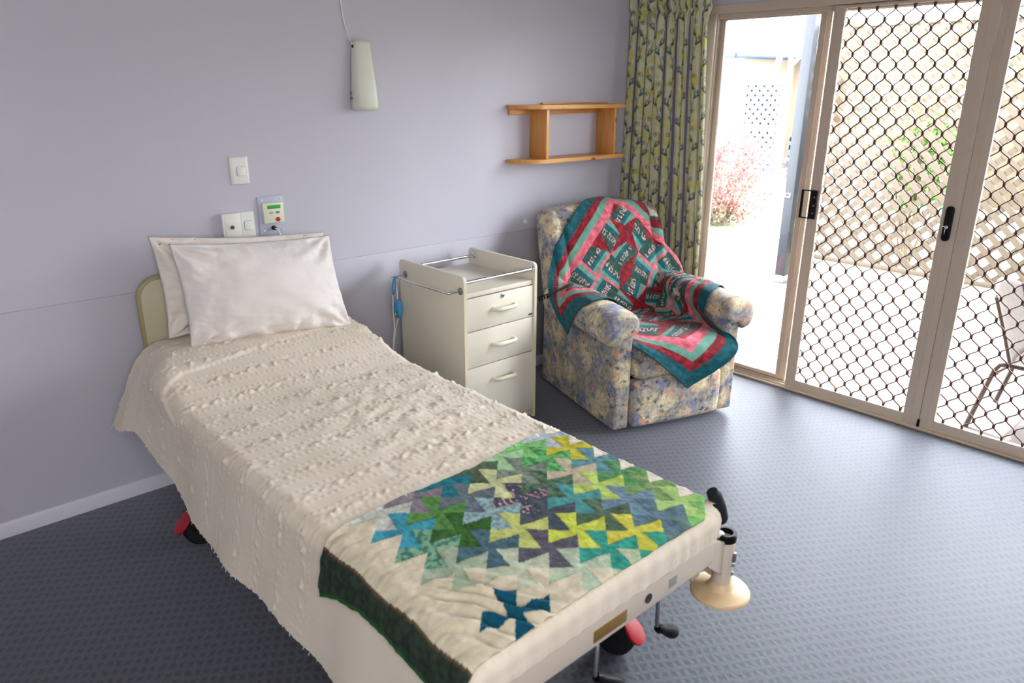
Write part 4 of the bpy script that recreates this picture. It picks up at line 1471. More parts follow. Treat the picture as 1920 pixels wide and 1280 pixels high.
# backrest: winged, raked, thick roll at the top
BRK = 0.42
def back_fn(q, p):
    z = q.z
    rake = 0.55 + (z - 0.45) * BRK
    dd = q.y            # 0 front .. 0.2 rear (local thickness)
    y = rake + dd * (1.0 if z > 0.45 else 0.8)
    # rear face drops straighter than the front
    if p.y > 0:
        y = y * 0.45 + (0.79 + 0.125 * sst(0.0, 1.0, z)) * 0.55
    # top arches up to the middle
    if z > 0.8:
        q.z += 0.050 * (1 - (q.x / 0.37) ** 2) * (z - 0.8) / 0.2
    # wings stand forward at the sides, above the arms
    wing = sst(0.285, 0.345, abs(q.x)) * sst(0.50, 0.62, z) * (1 - 0.55 * sst(0.80, 1.0, z))
    if p.y < 0:
        y -= 0.012 * wing
        y -= 0.018 * math.cos(min(1, abs(q.x) / 0.3) * PI / 2) * math.sin(PI * min(1, max(0, (z - 0.40) / 0.6)))
        y += 0.012 * math.exp(-((abs(q.x) - 0.288) / 0.014) ** 2)
    q.y = y
    return q
def sst(a, b, x):
    k = max(0.0, min(1.0, (x - a) / (b - a)))
    return k * k * (3 - 2 * k)
soft_box('backrest', -0.372, 0.372, 0.0, 0.19, 0.16, 0.995, 0.050, ch, 0.0, fn=back_fn, n=34)
for s in (-1, 1):
    for d in (0.10, 0.66):
        lathe('foot', [(0.020, 0.0), (0.022, 0.004), (0.022, 0.060)], (s * 0.24, d, 0), M_BLACK, ch, 16)

# ------------------------------------------------------------------ patchwork throw on the armchair
LM = [
 (0, 0, 0.058, 0.793, 1.030), (1, 1, 0.097, 0.725, 0.866), (1, 0, 0.001, 0.762, 0.955), (0, 1, 0.189, 0.759, 0.947),
 (2, 1, -0.02, 0.682, 0.765), (1, 2, 0.163, 0.681, 0.763), (2, 2, 0.052, 0.639, 0.662), (2, 0, -0.108, 0.718, 0.851),
 (0, 2, 0.276, 0.717, 0.848), (3, 1, -0.128, 0.639, 0.661), (1, 3, 0.252, 0.645, 0.677), (3, 3, 0.116, 0.563, 0.481),
 (3, 2, -0.008, 0.603, 0.576), (2, 3, 0.182, 0.602, 0.573), (3, 0, -0.211, 0.674, 0.746), (4, 0, -0.316, 0.636, 0.655),
 (0, 3, 0.384, 0.670, 0.755), (2, -1.38, -0.236, 0.767, 0.966), (3, -1.38, -0.344, 0.714, 0.840), (4, -1.38, -0.405, 0.663, 0.722),
 (1, -1.38, -0.137, 0.804, 1.054), (5, -1.38, -0.452, 0.590, 0.640), (4, 2, -0.076, 0.578, 0.518), (0, 4, 0.440, 0.630, 0.670),
 (1, 4, 0.321, 0.612, 0.598), (4, 1, -0.22, 0.603, 0.577),
 (6, 6, -0.011, -0.045, 0.478), (5, 5, 0.084, 0.235, 0.466), (4, 4, 0.106, 0.420, 0.458), (5, 6, 0.270, 0.170, 0.466),
 (6.3, 6.3, 0.035, -0.050, 0.409), (6.86, 6.86, 0.044, -0.048, 0.301), (7.38, 7.38, 0.036, -0.046, 0.208),
 (5, 7.38, 0.315, -0.030, 0.448), (7.38, 5, -0.255, -0.050, 0.452), (6, 5, -0.10, 0.05, 0.474), (6, 4, -0.20, 0.17, 0.470), (7.38, 4.2, -0.272, 0.06, 0.470),
 (7.38, -1.38, -0.458, 0.343, 0.442), (6.86, -0.86, -0.458, 0.395, 0.529), (6.6, -0.6, -0.458, 0.432, 0.560), (6.3, -0.3, -0.452, 0.441, 0.610),
 (7.38, 0, -0.456, 0.267, 0.572), (7.38, 1, -0.415, 0.199, 0.650), (7.38, 2, -0.325, 0.200, 0.655), (6.86, 1, -0.395, 0.308, 0.658), (6.0, 1, -0.315, 0.408, 0.658),
 (6, 2, -0.262, 0.36, 0.59), (6, 3, -0.245, 0.29, 0.49), (7.38, 3.1, -0.262, 0.14, 0.555), (5, 2, -0.20, 0.47, 0.52), (5, 3, -0.09, 0.43, 0.463), (5, 1, -0.285, 0.50, 0.60), (5, 0, -0.36, 0.53, 0.640),
 (4.6, 6, 0.258, 0.247, 0.480), (3.8, 6, 0.255, 0.296, 0.565), (4.6, 7.38, 0.258, 0.115, 0.505), (3.9, 7.38, 0.258, 0.131, 0.588),
 (3, 6, 0.316, 0.345, 0.655), (3, 7.38, 0.392, 0.196, 0.655), (3.3, 7.38, 0.300, 0.140, 0.655), (3.2, 6.8, 0.300, 0.227, 0.655),
 (2, 4, 0.262, 0.535, 0.575), (3, 4, 0.19, 0.50, 0.475), (3, 5, 0.235, 0.42, 0.505), (2, 5, 0.300, 0.480, 0.640), (1, 5, 0.400, 0.540, 0.650), (4, 5, 0.225, 0.33, 0.465),
 (-0.7, -0.7, 0.06, 0.875, 1.060), (-1.38, -1.38, 0.06, 0.965, 0.985), (-1.38, 0, 0.19, 0.930, 0.985), (-0.7, 0.2, 0.155, 0.86, 1.02), (0, -1.38, -0.03, 0.90, 1.055), (-1.38, 1, 0.295, 0.890, 0.930), (-0.7, 1, 0.255, 0.82, 0.945), (-1.38, 3, 0.415, 0.79, 0.80), (-0.7, 3, 0.405, 0.72, 0.775),
 (2, 7.38, 0.465, 0.220, 0.545), (1, 7.38, 0.470, 0.25, 0.41), (1, 6, 0.470, 0.40, 0.53), (-1.38, 7.38, 0.475, 0.48, 0.22), (-1.38, 5, 0.480, 0.66, 0.50), (0, 5, 0.470, 0.585, 0.60), (2, 6, 0.420, 0.385, 0.652),
]
def throw():
    L = np.array(LM, float)
    st, X = L[:, :2], L[:, 2:]
    def phi(r):
        return np.where(r > 1e-9, r * r * np.log(np.maximum(r, 1e-9)), 0)
    K = phi(np.linalg.norm(st[:, None] - st[None], axis=-1))
    n = len(L)
    A = np.zeros((n + 3, n + 3))
    A[:n, :n] = K + np.eye(n) * 0.02
    A[:n, n] = 1
    A[:n, n + 1:] = st
    A[n, :n] = 1
    A[n + 1:, :n] = st.T
    Wt = np.linalg.solve(A, np.concatenate([X, np.zeros((3, 3))]))
    G = 300
    g = np.linspace(-1.38, 7.38, G)
    S, T_ = np.meshgrid(g, g, indexing='ij')
    q = np.stack([S.ravel(), T_.ravel()], -1)
    V = np.empty((len(q), 3))
    for i in range(0, len(q), 6000):
        b = q[i:i + 6000]
        k = phi(np.linalg.norm(b[:, None] - st[None], axis=-1))
        V[i:i + 6000] = k @ Wt[:n] + Wt[n] + b @ Wt[n + 1:]
    V = V.reshape(G, G, 3)
    # keep the cloth outside the chair: push along the upholstery's own normals
    from mathutils.bvhtree import BVHTree
    vs, fs = [], []
    for part in [o for o in ch.children] + [g2 for o in ch.children for g2 in o.children]:
        if part.type != 'MESH' or part.name.startswith(('foot.', 'base')) or part.name == 'foot':
            continue
        off = len(vs)
        vs += [v.co[:] for v in part.data.vertices]
        fs += [[off + i for i in p.vertices] for p in part.data.polygons]
    bvh = BVHTree.FromPolygons(vs, fs)
    GAP = 0.010
    for it in range(3):
        F = V.reshape(-1, 3)
        for i in range(len(F)):
            p = Vector(F[i])
            loc, nr, idx, dist = bvh.find_nearest(p, 0.10)
            if loc is None:
                continue
            dv = (p - loc).dot(nr)
            if dv < GAP and dist < 0.07:
                F[i] = loc + nr * GAP
        V = F.reshape(G, G, 3)
        if it < 2:
            for _ in range(4):
                Vs = V.copy()
                Vs[1:-1, 1:-1] = 0.5 * V[1:-1, 1:-1] + 0.125 * (V[:-2, 1:-1] + V[2:, 1:-1] + V[1:-1, :-2] + V[1:-1, 2:])
                V = Vs
    N = normals_of(V)
    cen = np.array([0, 0.35, 0.4])
    wr = 0.0035 * fbm(S * 1.6, T_ * 1.6, 131, 3) + 0.0012 * fbm(S * 5, T_ * 5, 133, 2)
    V = V + N * wr[..., None] * (1 if N[150, 150, 2] > 0 else -1)
    # ---- pattern
    C = np.zeros((G, G, 3))
    mott = fbm(S * 5, T_ * 5, 141, 3)
    def col(c, amt=0.16):
        return np.array(c, float) * (1 + amt * mott[..., None])
    i, j = np.floor(S).astype(int), np.floor(T_).astype(int)
    io, jo = np.where(i % 2 == 0, i + 1, i), np.where(j % 2 == 0, j + 1, j)
    P, Q = np.abs(S - io), np.abs(T_ - jo)
    even = (i + j) % 2 == 0
    D, E = np.where(even, Q, P), np.where(even, P, Q)
    dark = col((38, 74, 68))
    flecks = (pnoise(S * 9, T_ * 9, 151) > 0.50)
    dark = np.where(flecks[..., None], np.array((92, 118, 84), float), dark)
    C[:] = dark
    # rows of pale figure-like marks printed on the dark strip
    rs = np.random.RandomState(9)
    C = np.where(((D > 0.28) & (D <= 0.43))[..., None], col((8, 92, 106)), C)
    C = np.where(((D > 0.12) & (D <= 0.28))[..., None], col((98, 148, 132), 0.12), C)
    C = np.where((D <= 0.12)[..., None], col((204, 104, 120), 0.14), C)
    GLY = ["010110010010111", "110001010100111", "110001010001110", "101101111001001", "111100110001110", "001001010100100", "111001010010010"]
    for ci in range(6):
        for cj in range(6):
            m = (i == ci) & (j == cj)
            ev = (ci + cj) % 2 == 0
            idx = np.argwhere(m)
            d, e = D[m], E[m]
            on = np.zeros(len(d), bool)
            x = 0.08
            while x < 0.93:
                gl = GLY[rs.randint(len(GLY))]
                wch, h0 = 0.085, 0.47 + rs.rand() * 0.03
                hh = 0.20
                cx = ((e - x) / wch * 3)
                cy = ((d - h0) / hh * 5)
                ins = (cx >= 0) & (cx < 3) & (cy >= 0) & (cy < 5)
                gi = np.clip(np.floor(cy), 0, 4).astype(int) * 3 + np.clip(np.floor(cx), 0, 2).astype(int)
                lut = np.array([ch_ == '1' for ch_ in gl])
                on |= ins & lut[gi]
                x += 0.115 if rs.rand() > 0.2 else 0.19
            tone = np.array((212, 178, 174), float) * (0.9 + 0.2 * rs.rand())
            sub = C[m]
            sub[on] = tone
            C[m] = sub
    red = col((128, 14, 32), 0.4)
    star = (((io - 1) // 2 + (jo - 1) // 2) % 2 == 0)
    ins = (S > 0) & (S < 6) & (T_ > 0) & (T_ < 6)
    arm = (Q < 0.30 * (1 - P)) | (P < 0.30 * (1 - Q))
    C = np.where((star & arm)[..., None], red, C)
    Pe, Qe = 1 - P, 1 - Q
    ie, je = np.where(i % 2 == 0, i, i + 1), np.where(j % 2 == 0, j, j + 1)
    along_s = (ie == je)
    tri = np.where(along_s, Qe < 0.26 * (1 - Pe), np.where(((ie + je) % 4) == 2, Pe < 0.30 * (1 - Qe), False))
    C = np.where((tri & ins)[..., None], red, C)
    dep = -np.minimum(np.minimum(S, T_), np.minimum(6 - S, 6 - T_))
    C = np.where((dep > 0)[..., None], col((206, 98, 114), 0.22), C)
    C = np.where((dep > 0.30)[..., None], col((98, 148, 132), 0.08), C)
    C = np.where((dep > 0.56)[..., None], red, C)
    C = np.where((dep > 0.88)[..., None], col((2, 80, 90), 0.2), C)
    C = np.where((dep > 1.34)[..., None], col((4, 78, 88), 0.1), C)
    t = thing('patchwork_throw', 'teal, red and pink bordered patchwork throw laid cornerwise over the armchair', 'quilt', (CH[0], CH[1], 0.45), TH, local=True)
    V[..., 2] -= 0.45
    o = grid_mesh('patchwork', V, vcol_mat('bordered_patchwork', 0.8, 90, 0.10, 0.25, 300, sheen=0.1), t, linarr(np.clip(C, 0, 255)))
    solidify(o, 0.004, 0)
throw()

# hand control of the chair: dark strap and its curly cord, tucked beside the left arm
t = thing('control_strap', 'dark brown strap with a curly black cord wedged between throw and left arm', 'strap', (CH[0], CH[1], 0.6), TH, local=True)
pts = [(-0.47, 0.56, 0.003), (-0.44, 0.53, 0.022), (-0.40, 0.50, 0.052), (-0.36, 0.485, 0.070)]
V = []
for k, p in enumerate(pts):
    wd = (0.006, 0.014, 0.018, 0.016)[k]
    V.append([(p[0], p[1] - 0.006, p[2] - wd), (p[0], p[1] - 0.012, p[2] + wd)])
o = grid_mesh('strap', np.array(V), M_STRAP, t)
solidify(o, 0.006, 0)
bm = bmesh.new()
cl = []
for k in range(60):
    f = k / 59
    cl.append((-0.50 + 0.07 * f, 0.62 - 0.02 * f + 0.012 * math.cos(f * 2 * PI * 5), -0.03 + 0.012 * math.sin(f * 2 * PI * 5) + 0.02 * f))
add_tube(bm, cl, 0.0028, 6)
bm_obj('curly_cord', bm, M_BLACK, t, smooth=60)
# ------------------------------------------------------------------ outdoors
M_CONC = paint('patio_concrete', rgb(90, 81, 80), 0.8, 0.04, 2.5, 0.1, 60)
M_LATT = paint('beige_lattice_paint', rgb(76, 65, 50), 0.6, 0.03, 5)
M_BPOST = paint('blue_grey_post_paint', rgb(17, 23, 32), 0.5, 0.06, 5)
M_GUT = paint('blue_gutter_paint', rgb(48, 66, 96), 0.5, 0.05, 5)
M_HOUSE = paint('house_cladding', rgb(150, 142, 126), 0.8, 0.02, 3)
M_ROOF = paint('pale_roof_metal', rgb(240, 242, 246), 0.5, 0.02, 3)
M_WHT = paint('white_outdoor_paint', rgb(236, 236, 236), 0.6, 0.01, 4)
M_ORG = paint('terracotta_fascia', rgb(196, 104, 70), 0.7, 0.06, 6)
M_DKWIN = paint('dark_window', rgb(60, 66, 76), 0.3, 0.1, 4)
M_BENCH = paint('blue_bench_paint', rgb(84, 120, 150), 0.5, 0.05, 8)
M_PAVE = paint('pink_paving', rgb(214, 168, 150), 0.8, 0.06, 6)
M_OVERHANG = paint('overhang_lining', rgb(226, 220, 210), 0.7, 0.02, 3)

def grass_mat():
    nt = NT('mown_grass')
    v = nt.coord()
    n = nt.noise(v, 9, 5, 0.7)
    c = nt.ramp(n.outputs['Fac'], [(0.3, rgb(92, 98, 64)), (0.5, rgb(126, 128, 98)), (0.7, rgb(152, 146, 124))])
    nt.l(c, nt.b.inputs['Base Color'])
    nt.b.inputs['Roughness'].default_value = 0.9
    nt.bump(n.outputs['Fac'], 0.6, 0.03)
    return nt.m

def leaf_mat(name, cols):
    nt = NT(name)
    v = nt.coord()
    n = nt.noise(v, 11, 2)
    c = nt.ramp(n.outputs['Fac'], [(0.25 + 0.5 * k / (len(cols) - 1), x) for k, x in enumerate(cols)])
    nt.l(c, nt.b.inputs['Base Color'])
    nt.b.inputs['Roughness'].default_value = 0.6
    tl = nt.n('ShaderNodeBsdfTranslucent')
    nt.l(c, tl.inputs['Color'])
    mx = nt.n('ShaderNodeMixShader')
    mx.inputs[0].default_value = 0.3
    nt.l(nt.b.outputs[0], mx.inputs[1])
    nt.l(tl.outputs[0], mx.inputs[2])
    nt.l(mx.outputs[0], nt.out.inputs['Surface'])
    return nt.m

# ground: slab beside the doors, ragged turf edge, lawn
struct(box('patio_slab', XW + 0.13, 6.56, -5, 9, -0.20, -0.05, M_CONC, bevel=0.004), 'pale concrete patio slab outside the doors')
rs = np.random.RandomState(5)
gx = np.linspace(6.50, 60, 90) 
gx = 6.50 + (np.linspace(0, 1, 90) ** 2.2) * 55
gy = np.linspace(-40, 50, 180)
GX, GY = np.meshgrid(gx, gy, indexing='ij')
GZ = -0.075 + 0.012 * fbm(GX * 0.8, GY * 0.8, 201, 3)
GX[0] += 0.03 * pnoise(gy * 3, gy * 0, 203)
struct(grid_mesh('lawn', np.stack([GX, GY, GZ], -1), grass_mat()), 'pale lawn beyond the patio')
# turf blades along the slab edge
bm = bmesh.new()
rr = random.Random(11)
for k in range(2600):
    y = rr.uniform(-1.0, 6.5)
    x = 6.53 + abs(rr.gauss(0, 0.10))
    h = rr.uniform(0.02, 0.055)
    a = rr.uniform(0, PI)
    wx, wy = 0.004 * math.cos(a), 0.004 * math.sin(a)
    lx, ly = rr.uniform(-.02, .02), rr.uniform(-.02, .02)
    vs = [bm.verts.new((x - wx, y - wy, -0.075)), bm.verts.new((x + wx, y + wy, -0.075)), bm.verts.new((x + lx, y + ly, -0.075 + h))]
    bm.faces.new(vs)
o = bm_obj('grass_blades', bm, leaf_mat('grass_blade', [rgb(120, 140, 70), rgb(176, 186, 120), rgb(196, 176, 130)]))
tag(o, 'rough grass blades along the edge of the concrete patio', 'grass', kind='stuff')

# unseen overhang added above the doors, sized to keep direct sun out
t = struct(box('sun_overhang', XW + 0.13, 4.36, -5, 9, 2.36, 2.46, M_OVERHANG, bevel=0.004), 'unseen overhang added above the patio doors to keep the sun out')

# blue post
t = thing('veranda_post', 'slate blue square veranda post at the edge of the patio', 'post', (6.42, 3.312, -0.05))
box('shaft', 6.376, 6.466, 3.268, 3.358, -0.05, 2.60, M_BPOST, t, 0.004)
box('base_shoe', 6.368, 6.474, 3.260, 3.366, -0.05, 0.02, M_STEEL, t, 0.003)
bm = bmesh.new()
add_tube(bm, [(6.370, 3.30, 0.775), (6.370, 3.345, 0.775), (6.370, 3.345, 0.745), (6.370, 3.30, 0.745)], 0.005, 6, closed=True)
bm_obj('hasp', bm, M_WHT, t)

# beige lattice fence
LX, LY0, LY1, LZ0, LZ1 = 6.64, -2.2, 3.22, 0.195, 2.19
t = thing('lattice_fence', 'beige diagonal lattice fence along the far side of the patio', 'fence', (LX, 0.5, -0.07))
def lattice(name, x, y0, y1, z0, z1, pitch, wd, th, mat, parent):
    bm = bmesh.new()
    step = pitch * math.sqrt(2)
    for layer, sg in ((0, 1), (1, -1)):
        xa = x + layer * th
        # slats z = z0 + sg*(y - c): clip each to the rectangle
        if sg > 0:
            cs = np.arange(y0 - (z1 - z0), y1 + step, step)
        else:
            cs = np.arange(y0 - step, y1 + (z1 - z0) + step, step)
        for c in cs:
            hw = wd / math.sqrt(2)
            poly = []
            # strip between lines offset +-hw along y, clipped by Sutherland-Hodgman
            zlo, zhi = z0 - 1, z1 + 1
            def yy(z):
                return c + (z - z0) * sg
            poly = [(yy(zlo) - hw, zlo), (yy(zlo) + hw, zlo), (yy(zhi) + hw, zhi), (yy(zhi) - hw, zhi)]
            for axis, lim, keep in ((0, y0, 1), (0, y1, -1), (1, z0, 1), (1, z1, -1)):
                out = []
                for i in range(len(poly)):
                    A, B = poly[i], poly[(i + 1) % len(poly)]
                    ia, ib = (A[axis] - lim) * keep >= 0, (B[axis] - lim) * keep >= 0
                    if ia:
                        out.append(A)
                    if ia != ib:
                        k = (lim - A[axis]) / (B[axis] - A[axis])
                        out.append((A[0] + (B[0] - A[0]) * k, A[1] + (B[1] - A[1]) * k))
                poly = out
                if not poly:
                    break
            if len(poly) >= 3:
                add_prism(bm, poly, xa, xa + th, 'X')
    return bm_obj(name, bm, mat, parent)
lattice('lattice_panel', LX, LY0, LY1, LZ0, LZ1, 0.106, 0.046, 0.011, M_LATT, t)
box('bottom_rail', LX - 0.012, LX + 0.034, LY0, LY1, LZ0 - 0.022, LZ0 + 0.022, M_LATT, t, 0.003)
box('top_rail', LX - 0.02, LX + 0.04, LY0, LY1, LZ1 - 0.03, LZ1 + 0.02, M_LATT, t, 0.003)
for y in (3.24, 0.42, -2.2):
    box('fence_post', LX + 0.03, LX + 0.11, y - 0.04, y + 0.04, -0.08, LZ1 + 0.06, M_LATT, t, 0.004)

# woven patio chair cut by the frame edge
def weave_mat():
    nt = NT('brown_weave')
    v = nt.coord(scale=(70, 70, 70))
    wv = nt.n('ShaderNodeTexChecker')
    wv.inputs['Scale'].default_value = 1.0
    nt.l(v, wv.inputs['Vector'])
    n = nt.noise(v, 1.0, 2)
    c = nt.ramp(n.outputs['Fac'], [(0.3, rgb(40, 30, 26)), (0.7, rgb(76, 62, 54))])
    c2 = mixc(nt, wv.outputs['Fac'], c, rgb(46, 36, 31))
    nt.l(c2, nt.b.inputs['Base Color'])
    nt.b.inputs['Roughness'].default_value = 0.6
    nt.bump(wv.outputs['Fac'], 0.4, 0.003)
    return nt.m
M_WEAVE = weave_mat()
M_CFRAME = paint('brown_chair_frame', rgb(66, 54, 47), 0.4, 0.05, 9)
t = thing('patio_chair', 'brown woven patio chair outside the right hand screen door', 'chair', (4.42, 0.80, -0.05))
nb = 20
V = np.zeros((nb, 14, 3))
for i in range(nb):
    f = i / (nb - 1)
    xx = 4.27 + 0.42 * f
    for j in range(14):
        g = j / 13
        V[i, j] = (xx, 0.905 + 0.13 * g + 0.05 * math.sin(PI * f) * (0.4 + 0.6 * g), 0.325 + 0.345 * g + 0.05 * math.sin(PI * f) * g)
o = grid_mesh('backrest', V, M_WEAVE, t)
solidify(o, 0.008, 0)
V = np.zeros((14, 14, 3))
for i in range(14):
    for j in range(14):
        f, g = i / 13, j / 13
        V[i, j] = (4.25 + 0.44 * f, 0.47 + 0.45 * g, 0.345 - 0.025 * math.sin(PI * f) - 0.01 * g)
o = grid_mesh('seat', V, M_WEAVE, t)
solidify(o, 0.010, 0)
for x in (4.262, 4.698):
    s = 0.02 if x > 4.5 else -0.02
    tube('leg', [(x, 0.905, 0.335), (x + s, 0.945, 0.325), (x + s, 0.965, 0.29), (x + s * 1.5, 1.035, -0.05 + 0.002)], 0.0125, M_CFRAME, t, 10)
    tube('leg', [(x, 0.50, 0.34), (x + s, 0.47, 0.30), (x + s * 1.5, 0.42, -0.048)], 0.0125, M_CFRAME, t, 10)
    tube('seat_rail', [(x, 0.46, 0.335), (x, 0.93, 0.325)], 0.011, M_CFRAME, t, 10)
    tube('back_stile', [(x, 0.900, 0.32), (x, 0.965, 0.50), (x, 1.03, 0.665)], 0.011, M_CFRAME, t, 10)
tube('stretcher', [(4.25, 0.955, 0.27), (4.71, 0.955, 0.27)], 0.008, M_CFRAME, t, 8)

# shrubs
def bush(name, label, c, rx, ry, rz, n, size, mat, stem_mat, seed, cat='shrub'):
    rr = random.Random(seed)
    t = thing(name, label, cat, (c[0], c[1], -0.07))
    bm = bmesh.new()
    for k in range(n):
        while True:
            p = Vector((rr.uniform(-1, 1), rr.uniform(-1, 1), rr.uniform(-1, 1)))
            if p.length < 1 and rr.random() < 0.25 + p.length:
                break
        nzv = 0.8 + 0.35 * math.sin(p.x * 5 + seed) * math.cos(p.y * 4 + p.z * 3)
        q = Vector((c[0] + p.x * rx * nzv, c[1] + p.y * ry * nzv, c[2] + p.z * rz * nzv))
        if q.z < -0.05:
            continue
        d1 = Vector((rr.gauss(0, 1), rr.gauss(0, 1), rr.gauss(0, 1))).normalized()
        d2 = d1.cross(Vector((rr.gauss(0, 1), rr.gauss(0, 1), rr.gauss(0, 1)))).normalized()
        L, W2 = size * rr.uniform(0.7, 1.3), size * 0.36
        a = bm.verts.new(q - d1 * L)
        b = bm.verts.new(q + d2 * W2)
        e = bm.verts.new(q + d1 * L)
        f = bm.verts.new(q - d2 * W2)
        bm.faces.new((a, b, e, f))
    bm_obj('foliage', bm, mat, t)
    bm = bmesh.new()
    for k in range(9):
        a = rr.uniform(0, 2 * PI)
        pt = [Vector((c[0], c[1], -0.08))]
        tip = Vector((c[0] + rx * 0.7 * math.cos(a), c[1] + ry * 0.7 * math.sin(a), c[2] + rz * rr.uniform(0.1, 0.8)))
        for i in range(1, 5):
            pt.append(pt[0].lerp(tip, i / 4) + Vector((rr.gauss(0, .03), rr.gauss(0, .03), 0.05 * math.sin(i / 4 * PI))))
        add_tube(bm, pt, [0.018, 0.014, 0.011, 0.008, 0.004], 6)
    bm_obj('stems', bm, stem_mat, t, smooth=60)
M_STEM = paint('shrub_bark', rgb(120, 100, 88), 0.8, 0.1, 30)
bush('red_shrub', 'red-leaved shrub on the lawn seen past the curtain', (8.8, 5.46, 0.62), 0.70, 0.64, 0.80, 8500, 0.024, leaf_mat('red_leaf', [rgb(130, 40, 52), rgb(164, 76, 84), rgb(140, 110, 100), rgb(120, 60, 58)]), M_STEM, 3)
bush('low_shrub', 'grey-green twiggy low shrub at the foot of the red-leaved shrub', (8.75, 5.62, 0.12), 0.60, 0.42, 0.28, 2600, 0.030, leaf_mat('grey_leaf', [rgb(90, 84, 70), rgb(120, 116, 92), rgb(96, 70, 70)]), M_STEM, 21)
bush('green_shrub', 'bright green shrub growing behind the lattice fence', (7.6, 2.66, 1.05), 0.36, 0.42, 0.62, 1500, 0.050, leaf_mat('green_leaf', [rgb(40, 70, 26), rgb(92, 124, 56), rgb(130, 150, 96)]), M_STEM, 8)
bush('green_shrub', 'taller green bush behind the lattice fence towards the right', (8.2, 1.35, 1.1), 0.5, 0.75, 0.95, 2200, 0.055, leaf_mat('pale_green_leaf', [rgb(80, 120, 50), rgb(120, 150, 90), rgb(150, 170, 120)]), M_STEM, 15)

# neighbouring house with blue gutter
t = thing('neighbour_house', 'cream house with pale roof and blue gutter across the lawn', 'house', (16, 11, -0.07))
box('wall', 14.45, 20, 8.85, 18, -0.07, 2.34, M_HOUSE, t, 0.01)
box('wall', 16.6, 22, 6.5, 8.86, -0.07, 2.34, M_HOUSE, t, 0.01)
bm = bmesh.new()
for (x, y0, y1) in ((13.95, 8.75, 18.3),):
    A = [bm.verts.new(p) for p in ((x, y0, 2.36), (x, y1, 2.36), (x + 4, y1, 3.7), (x + 4, y0 + 2.2, 3.7))]
    bm.faces.new(A)
A = [bm.verts.new(p) for p in ((13.95, 8.75, 2.36), (17.95, 10.95, 3.7), (22, 10.95, 3.7), (22, 7.0, 2.36), (17.0, 8.0, 2.36))]
bm.faces.new(A)
A = [bm.verts.new(p) for p in ((16.2, 6.4, 2.36), (16.2, 8.6, 2.36), (20, 8.6, 3.5), (20, 6.4, 3.5))]
bm.faces.new(A)
o = bm_obj('roof', bm, M_ROOF, t)
solidify(o, 0.05, 0)
box('gutter', 13.86, 13.97, 8.72, 18.3, 2.28, 2.39, M_GUT, t, 0.02)
bm = bmesh.new()
add_tube(bm, [(13.92, 8.74, 2.33), (16.15, 8.35, 2.33), (16.15, 6.4, 2.33)], 0.06, 8)
bm_obj('gutter', bm, M_GUT, t, smooth=50)
tube('downpipe', [(14.3, 7.98, 2.28), (14.3, 7.99, 2.16), (14.3, 8.10, 2.08), (14.34, 8.75, 2.05), (14.36, 8.86, 2.00), (14.38, 8.88, 1.90), (14.38, 8.88, 0.0)], 0.055, M_WHT, t, 12)
box('dark_window', 16.56, 16.62, 6.6, 8.2, 1.0, 2.05, M_LATT, t, 0.004)

t = thing('lattice_screen', 'white lattice privacy screen in front of the neighbouring house', 'screen', (14.0, 8.09, -0.07))
lattice('lattice_panel', 13.99, 7.68, 8.50, 0.10, 1.80, 0.125, 0.062, 0.012, M_WHT, t)
for z in (0.08, 0.95, 1.80):
    box('rail', 13.97, 14.03, 7.62, 8.56, z - 0.035, z + 0.035, M_WHT, t, 0.004)
for y in (7.65, 8.53):
    box('screen_post', 13.96, 14.04, y - 0.04, y + 0.04, -0.09, 1.86, M_WHT, t, 0.004)

box('backing', 14.06, 14.08, 7.70, 8.48, 0.10, 1.78, paint('dark_backing', rgb(44, 54, 78), 0.8, 0.05, 5), t, 0.002)  # dark blue sheet added so the gaps in the lattice read dark
t = thing('washing_line', 'white washing line post with diagonal brace beside the blue veranda post', 'washing line', (13.5, 7.30, -0.07))
tube('mast', [(13.5, 7.30, -0.1), (13.5, 7.30, 2.50)], 0.045, M_WHT, t, 12)
tube('cross_arm', [(13.5, 6.6, 2.55), (13.5, 7.55, 2.58)], 0.04, M_WHT, t, 10)
tube('brace', [(13.5, 7.29, 2.08), (13.5, 6.85, 2.53)], 0.03, M_WHT, t, 10)

t = thing('garden_bench', 'blue slatted bench half hidden by the blue veranda post', 'bench', (14.6, 7.30, -0.07))
for z in (0.30, 0.52, 0.68):
    box('slat', 14.58, 14.62, 6.6, 7.72, z, z + 0.10, M_BENCH, t, 0.004)
box('seat', 14.2, 14.58, 6.6, 7.72, 0.33, 0.37, M_BENCH, t, 0.004)
for y in (6.65, 7.68):
    box('leg', 14.22, 14.26, y - 0.03, y + 0.03, -0.08, 0.34, M_BENCH, t, 0.003)
    box('leg', 14.58, 14.63, y - 0.03, y + 0.03, -0.08, 0.78, M_BENCH, t, 0.003)
struct(box('paving', 14.05, 16.6, 5.2, 8.84, -0.09, -0.055, M_PAVE, bevel=0.003), 'pink paving before the neighbouring house')

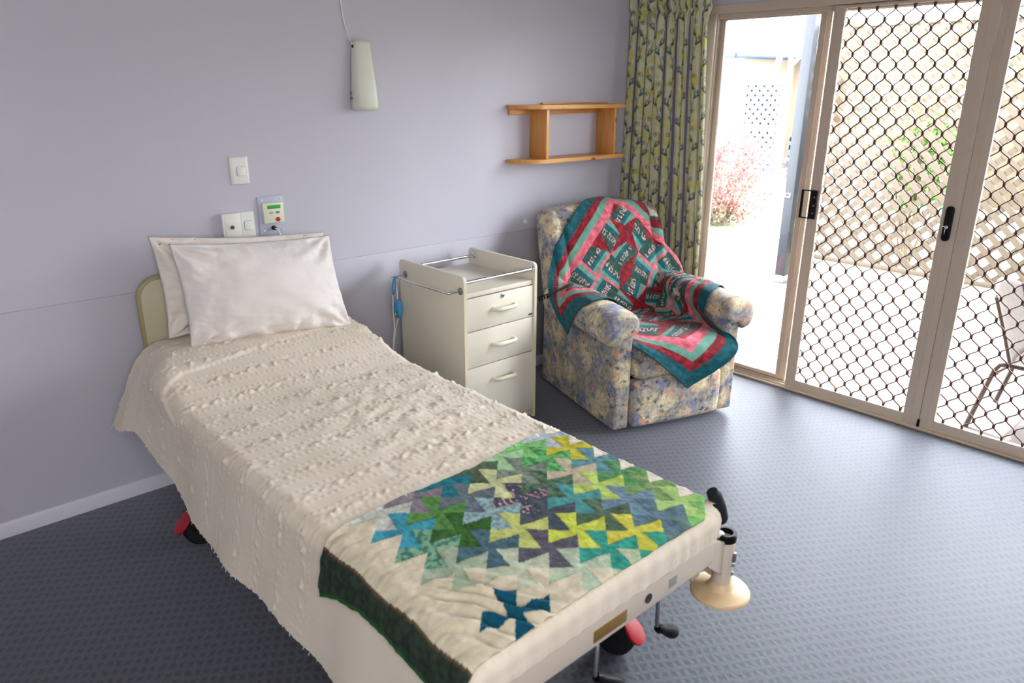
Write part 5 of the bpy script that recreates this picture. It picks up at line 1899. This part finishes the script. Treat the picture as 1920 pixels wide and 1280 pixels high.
# outbuilding glimpsed through the lattice
t = thing('outbuilding', 'cream outbuilding with terracotta fascia glimpsed through the lattice fence', 'building', (13.5, 4.2, -0.07))
box('wall', 13.3, 16.2, 2.2, 6.1, -0.08, 2.34, M_WHT, t, 0.01)
box('fascia', 12.95, 13.05, 2.0, 6.3, 2.34, 2.50, M_ORG, t, 0.004)
bm = bmesh.new()
A = [bm.verts.new(p) for p in ((12.95, 2.0, 2.50), (12.95, 6.3, 2.50), (16.3, 6.3, 3.2), (16.3, 2.0, 3.2))]
bm.faces.new(A)
solidify(bm_obj('roof', bm, M_ROOF, t), 0.05, 0)
for y0, y1 in ((5.55, 5.95),):
    f = box('window', 13.26, 13.31, y0, y1, 1.25, 2.15, M_DKWIN, t, 0.004)
box('door', 13.26, 13.31, 3.1, 3.9, -0.05, 1.95, M_LATT, t, 0.004)
t = thing('garden_table', 'blue garden table behind the lattice fence near the green shrub', 'table', (11.5, 4.3, -0.07))
box('table_top', 11.1, 11.9, 3.7, 4.9, 0.62, 0.66, M_BENCH, t, 0.004)
for x in (11.16, 11.84):
    for y in (3.78, 4.82):
        box('leg', x - 0.03, x + 0.03, y - 0.03, y + 0.03, -0.08, 0.62, M_BENCH, t, 0.003)

# ------------------------------------------------------------------ room lighting
FILL = lamp('ceiling_fill', 'AREA', (-0.2, -0.2, 2.505), 5.0, (1.0, 0.97, 0.93), (0, 0, -1), shape='RECTANGLE', size=1.05, size_y=0.55)  # unseen fill added under the ceiling to lift the room, no fixture
# sky portal in the doorway, helps the renderer find the daylight
p = lamp('door_portal', 'AREA', (XW + 0.16, (DY0 + DY1) / 2, 1.03), 1.0, (1, 1, 1), (-1, 0, 0), shape='RECTANGLE', size=DY1 - DY0, size_y=2.06)
p.data.cycles.is_portal = True
# unseen fill added behind the camera, tilted up to bounce off the ceiling
lamp('bounce_fill', 'AREA', (-1.0, -2.6, 1.90), 22.0, (1.0, 0.99, 0.97), (0.2, 0.75, 0.65), shape='RECTANGLE', size=2.4, size_y=1.3)
